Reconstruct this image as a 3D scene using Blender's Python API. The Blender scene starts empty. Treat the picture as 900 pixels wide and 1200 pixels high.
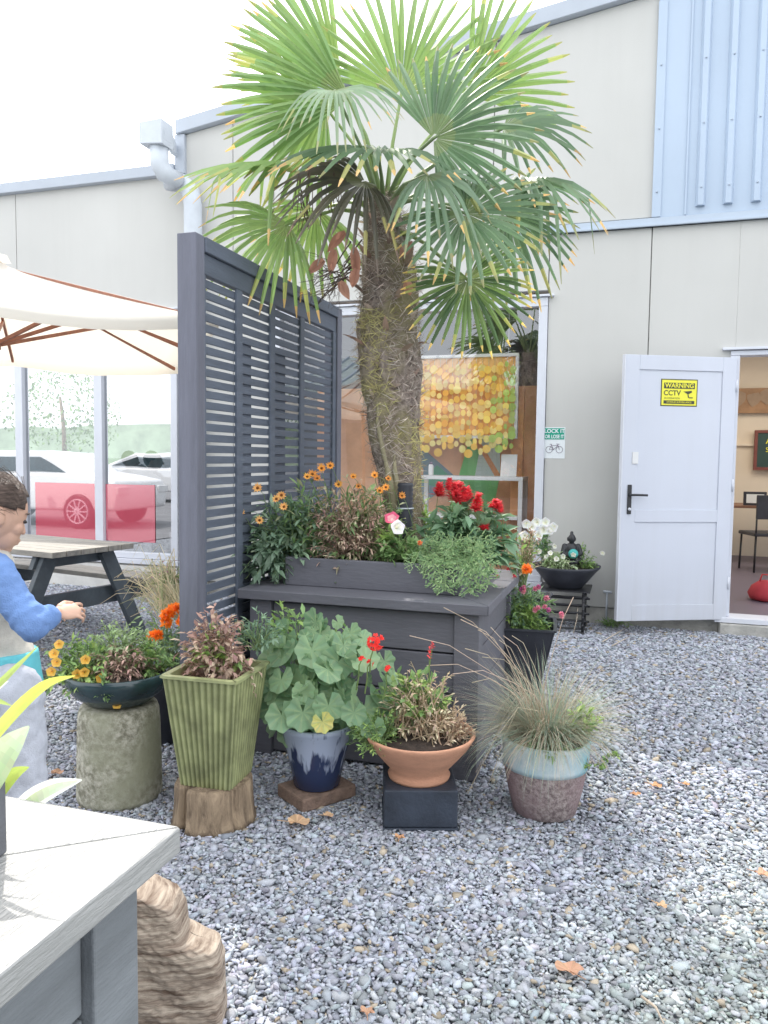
import bpy, bmesh, math, random
import numpy as np
from mathutils import Vector, Matrix, noise
R = math.radians
PI = math.pi
random.seed(11)
rs = np.random.RandomState(5)
scn = bpy.context.scene
col = scn.collection
V = Vector
# ------------------------------------------------------------------ camera (x along the facade, y into it)
F = 905.0
CAM = V((0, 0, 1.4))
yaw, pitch, roll = R(-17.45), R(-3.97), R(.69)
fw = V((math.sin(yaw) * math.cos(pitch), math.cos(yaw) * math.cos(pitch), math.sin(pitch)))
r0 = V((math.cos(yaw), -math.sin(yaw), 0)); u0 = r0.cross(fw)
rt = r0 * math.cos(roll) + u0 * math.sin(roll)
up = -r0 * math.sin(roll) + u0 * math.cos(roll)
cam = bpy.data.cameras.new('camera'); co = bpy.data.objects.new('camera', cam); col.objects.link(co)
m = Matrix.Identity(4)
for i in range(3):
    m[i][0] = rt[i]; m[i][1] = up[i]; m[i][2] = -fw[i]; m[i][3] = CAM[i]
co.matrix_world = m
cam.sensor_fit = 'VERTICAL'; cam.sensor_height = 36; cam.lens = F / 1200 * 36; cam.clip_end = 2000; cam.clip_start = .02
scn.camera = co
def ray(x, y): return rt * ((x - 450) / F) - up * ((y - 600) / F) + fw
def onY(x, y, Y): d = ray(x, y); return CAM + d * (Y / d.y)
def onZ(x, y, z=0): d = ray(x, y); return CAM + d * ((z - CAM.z) / d.z)
def onX(x, y, X): d = ray(x, y); return CAM + d * (X / d.x)
WY = 6.875            # face of the facade

# ------------------------------------------------------------------ materials
def newmat(name):
    mt = bpy.data.materials.new(name); mt.use_nodes = True
    nt = mt.node_tree; b = nt.nodes['Principled BSDF']
    return mt, nt, b
def N(nt, t, **k):
    n = nt.nodes.new(t)
    for a, v in k.items():
        if a in n.inputs: n.inputs[a].default_value = v
        else: setattr(n, a, v)
    return n
def setin(n, **k):
    for a, v in k.items(): n.inputs[a.replace('_', ' ')].default_value = v
def c4(c): return (c[0], c[1], c[2], 1)
def surf(name, c, rough=.6, var=.12, scale=6, bump=.15, bscale=60, stretch=(1, 1, 1), c2=None, metallic=0, spec=.5, fac=None):
    """painted / stone / wood surface: two-tone noise colour plus fine bump"""
    mt, nt, b = newmat(name); L = nt.links.new
    tc = N(nt, 'ShaderNodeTexCoord'); mp = N(nt, 'ShaderNodeMapping'); mp.inputs['Scale'].default_value = stretch
    L(tc.outputs['Object'], mp.inputs[0])
    n1 = N(nt, 'ShaderNodeTexNoise', Scale=scale, Detail=6.0, Roughness=.62); L(mp.outputs[0], n1.inputs['Vector'])
    rp = N(nt, 'ShaderNodeValToRGB'); L(n1.outputs[0], rp.inputs[0])
    rp.color_ramp.elements[0].position = .33; rp.color_ramp.elements[1].position = .67
    a = c2 if c2 else tuple(max(0, v * (1 - var)) for v in c)
    d = c if c2 else tuple(min(1, v * (1 + var)) for v in c)
    rp.color_ramp.elements[0].color = c4(a); rp.color_ramp.elements[1].color = c4(d)
    L(rp.outputs[0], b.inputs['Base Color'])
    n2 = N(nt, 'ShaderNodeTexNoise', Scale=bscale, Detail=5.0); L(mp.outputs[0], n2.inputs['Vector'])
    bp = N(nt, 'ShaderNodeBump', Strength=bump, Distance=.01); L(n2.outputs[0], bp.inputs['Height'])
    L(bp.outputs[0], b.inputs['Normal'])
    rr = N(nt, 'ShaderNodeMapRange'); L(n1.outputs[0], rr.inputs[0]); rr.inputs[3].default_value = max(.05, rough - .1); rr.inputs[4].default_value = min(1, rough + .12)
    L(rr.outputs[0], b.inputs['Roughness'])
    b.inputs['Metallic'].default_value = metallic; b.inputs['Specular IOR Level'].default_value = spec
    return mt
def leafmat(name, rough=.5, transl=.4, spec=.4, sat=.84, val=1.42):  # default sat and val put a hazy wash into the leaf colour
    mt, nt, b = newmat(name); L = nt.links.new
    at = N(nt, 'ShaderNodeAttribute', attribute_name='Col')
    h0 = N(nt, 'ShaderNodeHueSaturation', Saturation=sat, Value=val); L(at.outputs['Color'], h0.inputs['Color']); L(h0.outputs[0], b.inputs['Base Color']); b.inputs['Roughness'].default_value = rough
    b.inputs['Specular IOR Level'].default_value = spec
    tr = N(nt, 'ShaderNodeBsdfTranslucent')
    hs = N(nt, 'ShaderNodeHueSaturation', Saturation=.88, Value=1.35); L(at.outputs['Color'], hs.inputs['Color'])
    L(hs.outputs[0], tr.inputs[0])
    mx = N(nt, 'ShaderNodeMixShader', Fac=transl)
    L(b.outputs[0], mx.inputs[1]); L(tr.outputs[0], mx.inputs[2])
    L(mx.outputs[0], nt.nodes['Material Output'].inputs[0])
    return mt
def attrmat(name, rough=.7, bump=.3, bscale=80, spec=.4):
    mt, nt, b = newmat(name); L = nt.links.new
    at = N(nt, 'ShaderNodeAttribute', attribute_name='Col')
    n2 = N(nt, 'ShaderNodeTexNoise', Scale=bscale, Detail=5.0)
    tc = N(nt, 'ShaderNodeTexCoord'); L(tc.outputs['Object'], n2.inputs['Vector'])
    mr = N(nt, 'ShaderNodeMapRange'); L(n2.outputs[0], mr.inputs[0]); setin(mr, To_Min=.7, To_Max=1.3)
    vm = N(nt, 'ShaderNodeVectorMath', operation='SCALE'); L(at.outputs['Color'], vm.inputs[0]); L(mr.outputs[0], vm.inputs['Scale'])
    L(vm.outputs[0], b.inputs['Base Color'])
    bp = N(nt, 'ShaderNodeBump', Strength=bump, Distance=.004); L(n2.outputs[0], bp.inputs['Height']); L(bp.outputs[0], b.inputs['Normal'])
    b.inputs['Roughness'].default_value = rough; b.inputs['Specular IOR Level'].default_value = spec
    return mt
def glassmat(name, fac=.35, tint=(1, 1, 1)):
    mt, nt, b = newmat(name); L = nt.links.new
    nt.nodes.remove(b)
    t = N(nt, 'ShaderNodeBsdfTransparent'); t.inputs[0].default_value = c4(tint)
    g = N(nt, 'ShaderNodeBsdfGlossy', Roughness=.0); g.inputs[0].default_value = (.95, .97, 1, 1)
    n2 = N(nt, 'ShaderNodeTexNoise', Scale=1.2, Detail=1.0); tc = N(nt, 'ShaderNodeTexCoord'); L(tc.outputs['Object'], n2.inputs['Vector'])
    bp = N(nt, 'ShaderNodeBump', Strength=.12, Distance=.02); L(n2.outputs[0], bp.inputs['Height']); L(bp.outputs[0], g.inputs['Normal'])
    mx = N(nt, 'ShaderNodeMixShader', Fac=fac); L(t.outputs[0], mx.inputs[1]); L(g.outputs[0], mx.inputs[2])
    L(mx.outputs[0], nt.nodes['Material Output'].inputs[0])
    return mt

M = {}
M['wall'] = surf('wall_paint', (.60, .595, .57), .75, .05, 1.1, .12, 120)
M['wallin'] = surf('interior_paint', (.74, .66, .55), .8, .05, 1.5, .05, 60)
M['darkin'] = surf('interior_dark', (.16, .17, .19), .8, .2, 1.5, .05, 60)
M['concrete'] = surf('concrete', (.42, .41, .38), .9, .22, 9, .5, 90)
M['plinth'] = surf('plinth_concrete', (.66, .65, .62), .9, .1, 5, .3, 90)
M['trim'] = surf('fascia_steel', (.44, .48, .54), .45, .06, 2, .03, 40)
M['flash'] = surf('flashing_steel', (.44, .51, .60), .4, .06, 2, .03, 40)
M['pipe'] = surf('pipe_paint', (.56, .60, .65), .45, .08, 4, .05, 40)
M['blue'] = surf('blue_cladding', (.37, .49, .66), .45, .05, 3, .04, 40)
M['alu'] = surf('white_aluminium', (.66, .68, .74), .4, .04, 4, .03, 60)
M['door'] = surf('door_paint', (.60, .63, .71), .42, .03, 2.5, .04, 90)
M['black'] = surf('black_metal', (.025, .026, .03), .4, .2, 9, .05, 60)
M['char'] = surf('charcoal_stain', (.12, .125, .14), .62, .3, 7, .35, 55, (1, 1, 1))
M['charh'] = surf('charcoal_boards_along', (.125, .125, .145), .6, .12, 4, .25, 40, (.5, 2, 2))
M['screen'] = surf('screen_stain', (.115, .135, .175), .58, .14, 6, .3, 50, (3, .4, 3))
M['screenv'] = surf('screen_post_stain', (.155, .16, .20), .6, .15, 6, .4, 50, (3, 3, .3))
M['fgtop'] = surf('weathered_top', (.34, .34, .33), .38, .12, 5, .5, 45, (4, .5, 3), spec=.9)
M['fgside'] = surf('grey_stain_side', (.19, .205, .22), .6, .15, 5, .3, 60, (3, .5, 3))
M['tabletop'] = surf('weathered_planks', (.40, .38, .34), .6, .3, 4, .4, 50, (.5, 5, 3), c2=(.22, .21, .2))
M['tableleg'] = surf('table_dark_stain', (.09, .11, .13), .6, .25, 6, .3, 50)
M['canvas'] = None
M['ribwood'] = surf('rib_wood', (.33, .13, .075), .5, .2, 10, .2, 40, (2, 2, 2))
M['terra'] = surf('terracotta', (.58, .30, .19), .8, .12, 7, .35, 70, (1, 1, 4))
M['soil'] = surf('soil', (.045, .032, .025), .95, .5, 30, 1, 60)
M['blackplastic'] = surf('black_plastic', (.04, .043, .055), .42, .25, 6, .08, 60)
M['greenglaze'] = surf('dark_green_glaze', (.02, .045, .052), .18, .4, 7, .12, 25, spec=.7)
M['darkblock'] = surf('black_block', (.035, .045, .065), .6, .3, 8, .25, 70)
M['paver'] = surf('brown_paver', (.25, .17, .13), .9, .25, 20, .7, 120)
M['stone'] = None
M['fabricblue'] = surf('blue_fleece', (.15, .26, .52), .95, .12, 12, .4, 220)
M['fabriccream'] = surf('cream_fleece', (.55, .52, .46), .95, .1, 12, .4, 220)
M['aqua'] = surf('aqua_cotton', (.13, .50, .56), .9, .1, 12, .3, 200)
M['sweat'] = surf('grey_marl', (.46, .48, .54), .95, .1, 30, .35, 260)
M['skin'] = surf('skin', (.60, .37, .27), .55, .08, 9, .1, 120)
M['hair'] = surf('brown_hair', (.15, .105, .085), .5, .5, 6, .8, 60, (6, 6, 40))
M['white'] = surf('white_paint', (.75, .75, .75), .5, .04, 5, .05, 60)
M['gold'] = surf('tan_wood', (.34, .2, .11), .6, .2, 6, .2, 40)
M['leaf'] = leafmat('foliage', .48, .38)
M['palm'] = leafmat('palm_blade', .42, .27, .5, .80, 1.12)
M['petal'] = leafmat('petals', .6, .35, .2, 1.0, 1.1)
M['dry'] = leafmat('dry_foliage', .85, .25, .1)
M['attr'] = attrmat('coloured_rough')
M['glass'] = glassmat('window_glass', .17, (1, 1, 1))
M['glassl'] = glassmat('window_glass_bright', .50, (.30, .32, .34))

def weathered(name, c, dirt, zb=.13, streak=.10, rough=.7):
    mt, nt, b = newmat(name); L = nt.links.new
    tc = N(nt, 'ShaderNodeTexCoord'); mp = N(nt, 'ShaderNodeMapping'); mp.inputs['Scale'].default_value = (5, 5, .35); L(tc.outputs['Object'], mp.inputs[0])
    n1 = N(nt, 'ShaderNodeTexNoise', Scale=2.2, Detail=7.0, Roughness=.6); L(mp.outputs[0], n1.inputs['Vector'])
    n2 = N(nt, 'ShaderNodeTexNoise', Scale=.8, Detail=5.0); L(tc.outputs['Object'], n2.inputs['Vector'])
    sx = N(nt, 'ShaderNodeSeparateXYZ'); L(tc.outputs['Object'], sx.inputs[0])
    g = N(nt, 'ShaderNodeMapRange'); L(sx.outputs[2], g.inputs[0]); setin(g, From_Min=zb, From_Max=zb + .55, To_Min=.55, To_Max=0.0)
    m1 = N(nt, 'ShaderNodeMapRange'); L(n1.outputs[0], m1.inputs[0]); setin(m1, From_Min=.45, From_Max=.75, To_Min=0.0, To_Max=streak * 2.2)
    gm = N(nt, 'ShaderNodeMath', operation='MULTIPLY'); L(g.outputs[0], gm.inputs[0]); L(n1.outputs[0], gm.inputs[1])
    ad = N(nt, 'ShaderNodeMath', operation='ADD', use_clamp=True); L(m1.outputs[0], ad.inputs[0]); L(gm.outputs[0], ad.inputs[1])
    m2 = N(nt, 'ShaderNodeMapRange'); L(n2.outputs[0], m2.inputs[0]); setin(m2, From_Min=.3, From_Max=.7, To_Min=.95, To_Max=1.05)
    mc = N(nt, 'ShaderNodeMix', data_type='RGBA'); L(ad.outputs[0], mc.inputs[0]); mc.inputs[6].default_value = c4(c); mc.inputs[7].default_value = c4(dirt)
    vm = N(nt, 'ShaderNodeVectorMath', operation='SCALE'); L(mc.outputs[2], vm.inputs[0]); L(m2.outputs[0], vm.inputs['Scale']); L(vm.outputs[0], b.inputs['Base Color'])
    n3 = N(nt, 'ShaderNodeTexNoise', Scale=150.0, Detail=3.0); L(tc.outputs['Object'], n3.inputs['Vector'])
    n4 = N(nt, 'ShaderNodeTexNoise', Scale=1.3, Detail=2.0); L(tc.outputs['Object'], n4.inputs['Vector'])
    ma = N(nt, 'ShaderNodeMath', operation='MULTIPLY_ADD'); L(n4.outputs[0], ma.inputs[0]); ma.inputs[1].default_value = 6.0; L(n3.outputs[0], ma.inputs[2])
    bp = N(nt, 'ShaderNodeBump', Strength=.12, Distance=.006); L(ma.outputs[0], bp.inputs['Height']); L(bp.outputs[0], b.inputs['Normal']); b.inputs['Roughness'].default_value = rough
    return mt
M['wall'] = weathered('wall_paint', (.565, .56, .535), (.42, .41, .38), .13, .035)
M['door'] = weathered('door_paint', (.60, .63, .71), (.45, .45, .45), 0, .03, .42)
M['blue'] = weathered('blue_cladding', (.45, .54, .66), (.38, .46, .56), 3.4, .05, .45)
# canvas : translucent cream
mt, nt, b = newmat('cream_canvas'); b.inputs['Base Color'].default_value = (.80, .77, .70, 1); b.inputs['Roughness'].default_value = .9
tr = N(nt, 'ShaderNodeBsdfTranslucent'); tr.inputs[0].default_value = (.82, .76, .65, 1)
tc = N(nt, 'ShaderNodeTexCoord'); n2 = N(nt, 'ShaderNodeTexNoise', Scale=3.0, Detail=3.0); nt.links.new(tc.outputs['Object'], n2.inputs['Vector'])
bp = N(nt, 'ShaderNodeBump', Strength=.25, Distance=.03); nt.links.new(n2.outputs[0], bp.inputs['Height']); nt.links.new(bp.outputs[0], b.inputs['Normal'])
mx = N(nt, 'ShaderNodeMixShader', Fac=.45); nt.links.new(b.outputs[0], mx.inputs[1]); nt.links.new(tr.outputs[0], mx.inputs[2])
nt.links.new(mx.outputs[0], nt.nodes['Material Output'].inputs[0]); M['canvas'] = mt
# mossy stone : speckled
def speck(name, ca, cb, cc, s1, s2, bump=.8, dist=.01, rough=.9, zgrad=None):
    mt, nt, b = newmat(name); L = nt.links.new
    tc = N(nt, 'ShaderNodeTexCoord')
    n1 = N(nt, 'ShaderNodeTexNoise', Scale=s1, Detail=8.0, Roughness=.7); n2 = N(nt, 'ShaderNodeTexNoise', Scale=s2, Detail=4.0)
    L(tc.outputs['Object'], n1.inputs['Vector']); L(tc.outputs['Object'], n2.inputs['Vector'])
    rp = N(nt, 'ShaderNodeValToRGB'); L(n1.outputs[0], rp.inputs[0]); e = rp.color_ramp.elements
    e[0].position = .40; e[0].color = c4(ca); e[1].position = .62; e[1].color = c4(cb)
    rp2 = N(nt, 'ShaderNodeValToRGB'); L(n2.outputs[0], rp2.inputs[0]); e = rp2.color_ramp.elements
    e[0].position = .42; e[0].color = (0, 0, 0, 1); e[1].position = .66; e[1].color = (1, 1, 1, 1)
    mc = N(nt, 'ShaderNodeMix', data_type='RGBA'); L(rp2.outputs[0], mc.inputs[0]); L(rp.outputs[0], mc.inputs[6]); mc.inputs[7].default_value = c4(cc)
    L(mc.outputs[2], b.inputs['Base Color'])
    bp = N(nt, 'ShaderNodeBump', Strength=bump, Distance=dist); L(n1.outputs[0], bp.inputs['Height']); L(bp.outputs[0], b.inputs['Normal'])
    b.inputs['Roughness'].default_value = rough
    return mt
M['stone'] = speck('mossy_stone', (.22, .21, .15), (.62, .59, .49), (.34, .34, .24), 38, 4)
M['roughpot'] = speck('rough_fired_clay', (.20, .15, .15), (.50, .42, .40), (.33, .23, .24), 60, 4, .9, .012)
M['barktrunk'] = speck('palm_fibre', (.16, .125, .105), (.42, .35, .30), (.30, .27, .12), 26, 3.5, 1, .02)
# wood grain for logs
def logmat(name, ca, cb, stretch=(9, 9, 2.2), s=2.4, rot=(0, 0, 0), bd=.02):
    mt, nt, b = newmat(name); L = nt.links.new
    tc = N(nt, 'ShaderNodeTexCoord'); mp = N(nt, 'ShaderNodeMapping'); mp.inputs['Scale'].default_value = stretch; mp.inputs['Rotation'].default_value = rot; L(tc.outputs['Object'], mp.inputs[0])
    n1 = N(nt, 'ShaderNodeTexNoise', Scale=s, Detail=9.0, Roughness=.68, Distortion=.6); L(mp.outputs[0], n1.inputs['Vector'])
    rp = N(nt, 'ShaderNodeValToRGB'); L(n1.outputs[0], rp.inputs[0]); e = rp.color_ramp.elements
    e[0].position = .36; e[0].color = c4(ca); e[1].position = .64; e[1].color = c4(cb)
    x = e.new(.5); x.color = c4(tuple((p + q) * .5 for p, q in zip(ca, cb)))
    L(rp.outputs[0], b.inputs['Base Color'])
    bp = N(nt, 'ShaderNodeBump', Strength=.8, Distance=bd); L(n1.outputs[0], bp.inputs['Height']); L(bp.outputs[0], b.inputs['Normal'])
    b.inputs['Roughness'].default_value = .88
    return mt
M['stump'] = logmat('stump_wood', (.10, .068, .045), (.40, .30, .20))
M['log'] = logmat('weathered_log', (.13, .085, .06), (.55, .46, .37), (2.2, 2.2, 24), 3.2, (0, -.65, 0), .006)
# ribbed green glaze
mt, nt, b = newmat('olive_glaze'); L = nt.links.new
at = N(nt, 'ShaderNodeAttribute', attribute_name='Col'); tc = N(nt, 'ShaderNodeTexCoord')
n1 = N(nt, 'ShaderNodeTexNoise', Scale=14.0, Detail=6.0); L(tc.outputs['Object'], n1.inputs['Vector'])
mr = N(nt, 'ShaderNodeMapRange'); L(n1.outputs[0], mr.inputs[0]); setin(mr, From_Min=.3, From_Max=.7, To_Min=.65, To_Max=1.25)
vm = N(nt, 'ShaderNodeVectorMath', operation='SCALE'); L(at.outputs['Color'], vm.inputs[0]); L(mr.outputs[0], vm.inputs['Scale'])
L(vm.outputs[0], b.inputs['Base Color']); b.inputs['Roughness'].default_value = .3
M['olive'] = mt
# blue drip glaze
mt, nt, b = newmat('blue_drip_glaze'); L = nt.links.new
tc = N(nt, 'ShaderNodeTexCoord'); mp = N(nt, 'ShaderNodeMapping'); mp.inputs['Scale'].default_value = (30, 30, 2.2); L(tc.outputs['Object'], mp.inputs[0])
n1 = N(nt, 'ShaderNodeTexNoise', Scale=1.0, Detail=3.0); L(mp.outputs[0], n1.inputs['Vector'])
sx = N(nt, 'ShaderNodeSeparateXYZ'); L(tc.outputs['Object'], sx.inputs[0])
m1 = N(nt, 'ShaderNodeMapRange'); L(sx.outputs[2], m1.inputs[0]); setin(m1, From_Min=.05, From_Max=.20, To_Min=-.20, To_Max=.20)
ad = N(nt, 'ShaderNodeMath', operation='ADD'); L(n1.outputs[0], ad.inputs[0]); L(m1.outputs[0], ad.inputs[1])
rp = N(nt, 'ShaderNodeValToRGB'); L(ad.outputs[0], rp.inputs[0]); e = rp.color_ramp.elements
e[0].position = .52; e[0].color = (.03, .045, .11, 1); e[1].position = .64; e[1].color = (.42, .48, .62, 1)
L(rp.outputs[0], b.inputs['Base Color']); b.inputs['Roughness'].default_value = .22
M['bluedrip'] = mt

# ------------------------------------------------------------------ mesh builder
class MB:
    def __init__(s): s.v = []; s.f = []; s.c = []; s.sm = []
    def add(s, vs, fs, c=(.5, .5, .5), smooth=False):
        o = len(s.v); s.v.extend([tuple(p) for p in vs])
        for i, f in enumerate(fs):
            s.f.append(tuple(o + k for k in f)); s.c.append(c[i] if isinstance(c, list) else c); s.sm.append(smooth)
        return s
    def box(s, a, b, c=(.5, .5, .5)):
        x0, y0, z0 = a; x1, y1, z1 = b
        return s.add([(x0, y0, z0), (x1, y0, z0), (x1, y1, z0), (x0, y1, z0), (x0, y0, z1), (x1, y0, z1), (x1, y1, z1), (x0, y1, z1)],
                     [(0, 3, 2, 1), (4, 5, 6, 7), (0, 1, 5, 4), (1, 2, 6, 5), (2, 3, 7, 6), (3, 0, 4, 7)], c)
    def beam(s, a, b, w, h, upv=(0, 0, 1), c=(.5, .5, .5)):
        a = V(a); b = V(b); d = (b - a).normalized(); sd = d.cross(V(upv)).normalized() * w / 2; uu = sd.cross(d).normalized() * h / 2
        vs = [a - sd - uu, a + sd - uu, a + sd + uu, a - sd + uu, b - sd - uu, b + sd - uu, b + sd + uu, b - sd + uu]
        return s.add(vs, [(0, 3, 2, 1), (4, 5, 6, 7), (0, 1, 5, 4), (1, 2, 6, 5), (2, 3, 7, 6), (3, 0, 4, 7)], c)
    def prism(s, pts, off, c=(.5, .5, .5)):
        n = len(pts); off = V(off); vs = [V(p) for p in pts] + [V(p) + off for p in pts]
        return s.add(vs, [tuple(range(n))[::-1], tuple(range(n, 2 * n))] + [(i, (i + 1) % n, n + (i + 1) % n, n + i) for i in range(n)], c)
    def tube(s, pts, rad, n=8, c=(.5, .5, .5), smooth=True, cap=True):
        pts = [V(p) for p in pts]
        if not hasattr(rad, '__len__'): rad = [rad] * len(pts)
        vs = []; ref = V((0, 0, 1))
        t0 = (pts[1] - pts[0]).normalized()
        if abs(t0.dot(ref)) > .95: ref = V((1, 0, 0))
        sd = t0.cross(ref).normalized()
        for i, p in enumerate(pts):
            t = (pts[min(i + 1, len(pts) - 1)] - pts[max(i - 1, 0)]).normalized()
            sd = (sd - t * sd.dot(t)).normalized(); q = t.cross(sd)
            for k in range(n):
                a = 2 * PI * k / n; vs.append(p + (sd * math.cos(a) + q * math.sin(a)) * rad[i])
        fs = [(i * n + k, i * n + (k + 1) % n, (i + 1) * n + (k + 1) % n, (i + 1) * n + k) for i in range(len(pts) - 1) for k in range(n)]
        if cap: fs += [tuple(range(n))[::-1], tuple(range((len(pts) - 1) * n, len(pts) * n))]
        return s.add(vs, fs, c, smooth)
    def lathe(s, prof, n=40, center=(0, 0, 0), c=(.5, .5, .5), fn=None, smooth=True):
        vs = []; cx, cy, cz = center
        for (r, z) in prof:
            for k in range(n):
                a = 2 * PI * k / n; rr = r * (fn(a, z) if fn else 1)
                vs.append((cx + rr * math.cos(a), cy + rr * math.sin(a), cz + z))
        fs = [(i * n + k, i * n + (k + 1) % n, (i + 1) * n + (k + 1) % n, (i + 1) * n + k) for i in range(len(prof) - 1) for k in range(n)]
        fs += [tuple(range(n))[::-1], tuple(range((len(prof) - 1) * n, len(prof) * n))]
        return s.add(vs, fs, c, smooth)
    def blade(s, p, d, nrm, L, W, c, bend=.3, n=3, fold=.12, c2=None, prof=None):
        """one leaf: strip that curves away from its normal under its own weight"""
        p = V(p); d = V(d).normalized(); nrm = V(nrm)
        sd = d.cross(nrm)
        if sd.length < 1e-4: sd = d.cross(V((.3, .8, .5)))
        sd.normalize(); nn = sd.cross(d).normalized()
        vs = []; q = p.copy(); cd = d.copy()
        for i in range(n + 1):
            t = i / n
            w = (prof(t) if prof else math.sin(PI * min(1, max(0.0, .08 + .92 * t)) ** .8)) * W / 2
            if i == n and not prof: w = 0.0
            if i == n:
                vs += [q]
            else:
                vs += [q - sd * w + nn * fold * w, q - nn * fold * w * .6, q + sd * w + nn * fold * w]
            cd = (cd - nn * bend / n).normalized(); nn = sd.cross(cd).normalized()
            q = q + cd * L / n
        fs = []; cs = []
        for i in range(n - 1):
            for k in (0, 1): fs.append((i * 3 + k, i * 3 + k + 1, i * 3 + k + 4, i * 3 + k + 3)); cs.append(mixc(c, c2, (i / n)) if c2 else c)
        o = (n - 1) * 3; fs += [(o, o + 1, o + 3), (o + 1, o + 2, o + 3)]; cs += [c2 or c] * 2
        return s.add(vs, fs, cs)
    def build(s, name, mat, parent=None, bevel=0, smooth=None, seg=1, loc=None):
        me = bpy.data.meshes.new(name)
        if loc is not None:
            l = V(loc); s.v = [(a - l.x, b_ - l.y, c - l.z) for a, b_, c in s.v]
        me.from_pydata(s.v, [], s.f); me.update()
        ca = me.color_attributes.new('Col', 'FLOAT_COLOR', 'CORNER')
        lt = np.array([len(f) for f in s.f]); cc = np.array([tuple(c)[:3] for c in s.c], dtype=np.float32)
        cc = np.repeat(cc, lt, axis=0); cc = np.concatenate([cc, np.ones((len(cc), 1), np.float32)], 1)
        ca.data.foreach_set('color', cc.ravel())
        me.polygons.foreach_set('use_smooth', np.array(s.sm if smooth is None else [smooth] * len(s.f), dtype=bool))
        o = bpy.data.objects.new(name, me); col.objects.link(o)
        me.materials.append(M[mat] if isinstance(mat, str) else mat)
        if parent is not None: o.parent = parent
        if loc is not None: o.location = loc
        if bevel:
            bv = o.modifiers.new('bevel', 'BEVEL'); bv.width = bevel; bv.segments = seg + 1; bv.limit_method = 'ANGLE'; bv.angle_limit = R(40)
        return o
def mixc(a, b, t): return tuple(p + (q - p) * t for p, q in zip(a, b))
def jit(c, v=.18):
    k = 1 + random.uniform(-v, v); return tuple(max(0, min(1, x * k * (1 + random.uniform(-.05, .05)))) for x in c)
def rnd(a, b): return random.uniform(a, b)
def rv(): return V((rnd(-1, 1), rnd(-1, 1), rnd(-1, 1)))
def thing(name, label, cat, loc=(0, 0, 0), group=None, rotz=0):
    o = bpy.data.objects.new(name, None); col.objects.link(o); o.empty_display_size = .05
    o.location = loc; o.rotation_euler = (0, 0, rotz); return tag(o, label, cat, group)
def tag(o, label, cat, group=None):
    o['label'] = label; o['category'] = cat
    if group: o['group'] = group
    return o
def structure(o): o['kind'] = 'structure'; return o
def textmesh(name, body, size, mat, parent, mtx, extrude=.0006, bold=0, sx=1):
    cu = bpy.data.curves.new(name, 'FONT'); cu.body = body; cu.size = size; cu.align_x = 'CENTER'; cu.align_y = 'CENTER'; cu.extrude = extrude; cu.offset = bold
    t = bpy.data.objects.new(name + '_src', cu); col.objects.link(t)
    bpy.context.view_layer.update()
    me = bpy.data.meshes.new_from_object(t.evaluated_get(bpy.context.evaluated_depsgraph_get()))
    bpy.data.objects.remove(t)
    me.materials.clear(); me.materials.append(M[mat] if isinstance(mat, str) else mat)
    o = bpy.data.objects.new(name, me); col.objects.link(o); o.parent = parent
    o.matrix_local = mtx @ Matrix.Diagonal((sx, 1, 1, 1))
    return o
def flat(name, c, rough=.5):
    mt, nt, b = newmat(name); L = nt.links.new
    n = N(nt, 'ShaderNodeTexNoise', Scale=20.0); rp = N(nt, 'ShaderNodeValToRGB'); L(n.outputs[0], rp.inputs[0])
    rp.color_ramp.elements[0].color = c4(tuple(v * .92 for v in c)); rp.color_ramp.elements[1].color = c4(tuple(min(1, v * 1.06) for v in c))
    L(rp.outputs[0], b.inputs['Base Color']); b.inputs['Roughness'].default_value = rough; M[name] = mt; return mt

# ------------------------------------------------------------------ light
SUN_EL, SUN_AZ = R(51), math.atan2(-.66, .75)         # azimuth from +y towards +x
sun = bpy.data.lights.new('sun', 'SUN'); sun.energy = 3.9; sun.angle = R(.6); sun.color = (1, .955, .87)
so = bpy.data.objects.new('sun', sun); col.objects.link(so)
sd = V((math.sin(SUN_AZ) * math.cos(SUN_EL), math.cos(SUN_AZ) * math.cos(SUN_EL), math.sin(SUN_EL)))
so.rotation_euler = (-sd).to_track_quat('-Z', 'Y').to_euler(); so.location = (0, 0, 12)
w = bpy.data.worlds.new('World'); scn.world = w; w.use_nodes = True
nt = w.node_tree; bg = nt.nodes['Background']
sky = N(nt, 'ShaderNodeTexSky', sky_type='NISHITA', sun_disc=False, sun_elevation=SUN_EL, sun_rotation=SUN_AZ, air_density=1.0, dust_density=6.0, ozone_density=1.5)
hz = N(nt, 'ShaderNodeMix', data_type='RGBA'); hz.inputs[0].default_value = .6; hz.inputs[7].default_value = (23.0, 23.6, 24.4, 1)
nt.links.new(sky.outputs[0], hz.inputs[6]); nt.links.new(hz.outputs[2], bg.inputs[0]); bg.inputs[1].default_value = .15
scn.view_settings.view_transform = 'Standard'; scn.view_settings.look = 'None'; scn.view_settings.exposure = 0
scn.cycles.max_bounces = 8; scn.cycles.transparent_max_bounces = 12; scn.cycles.use_denoising = True

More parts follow.
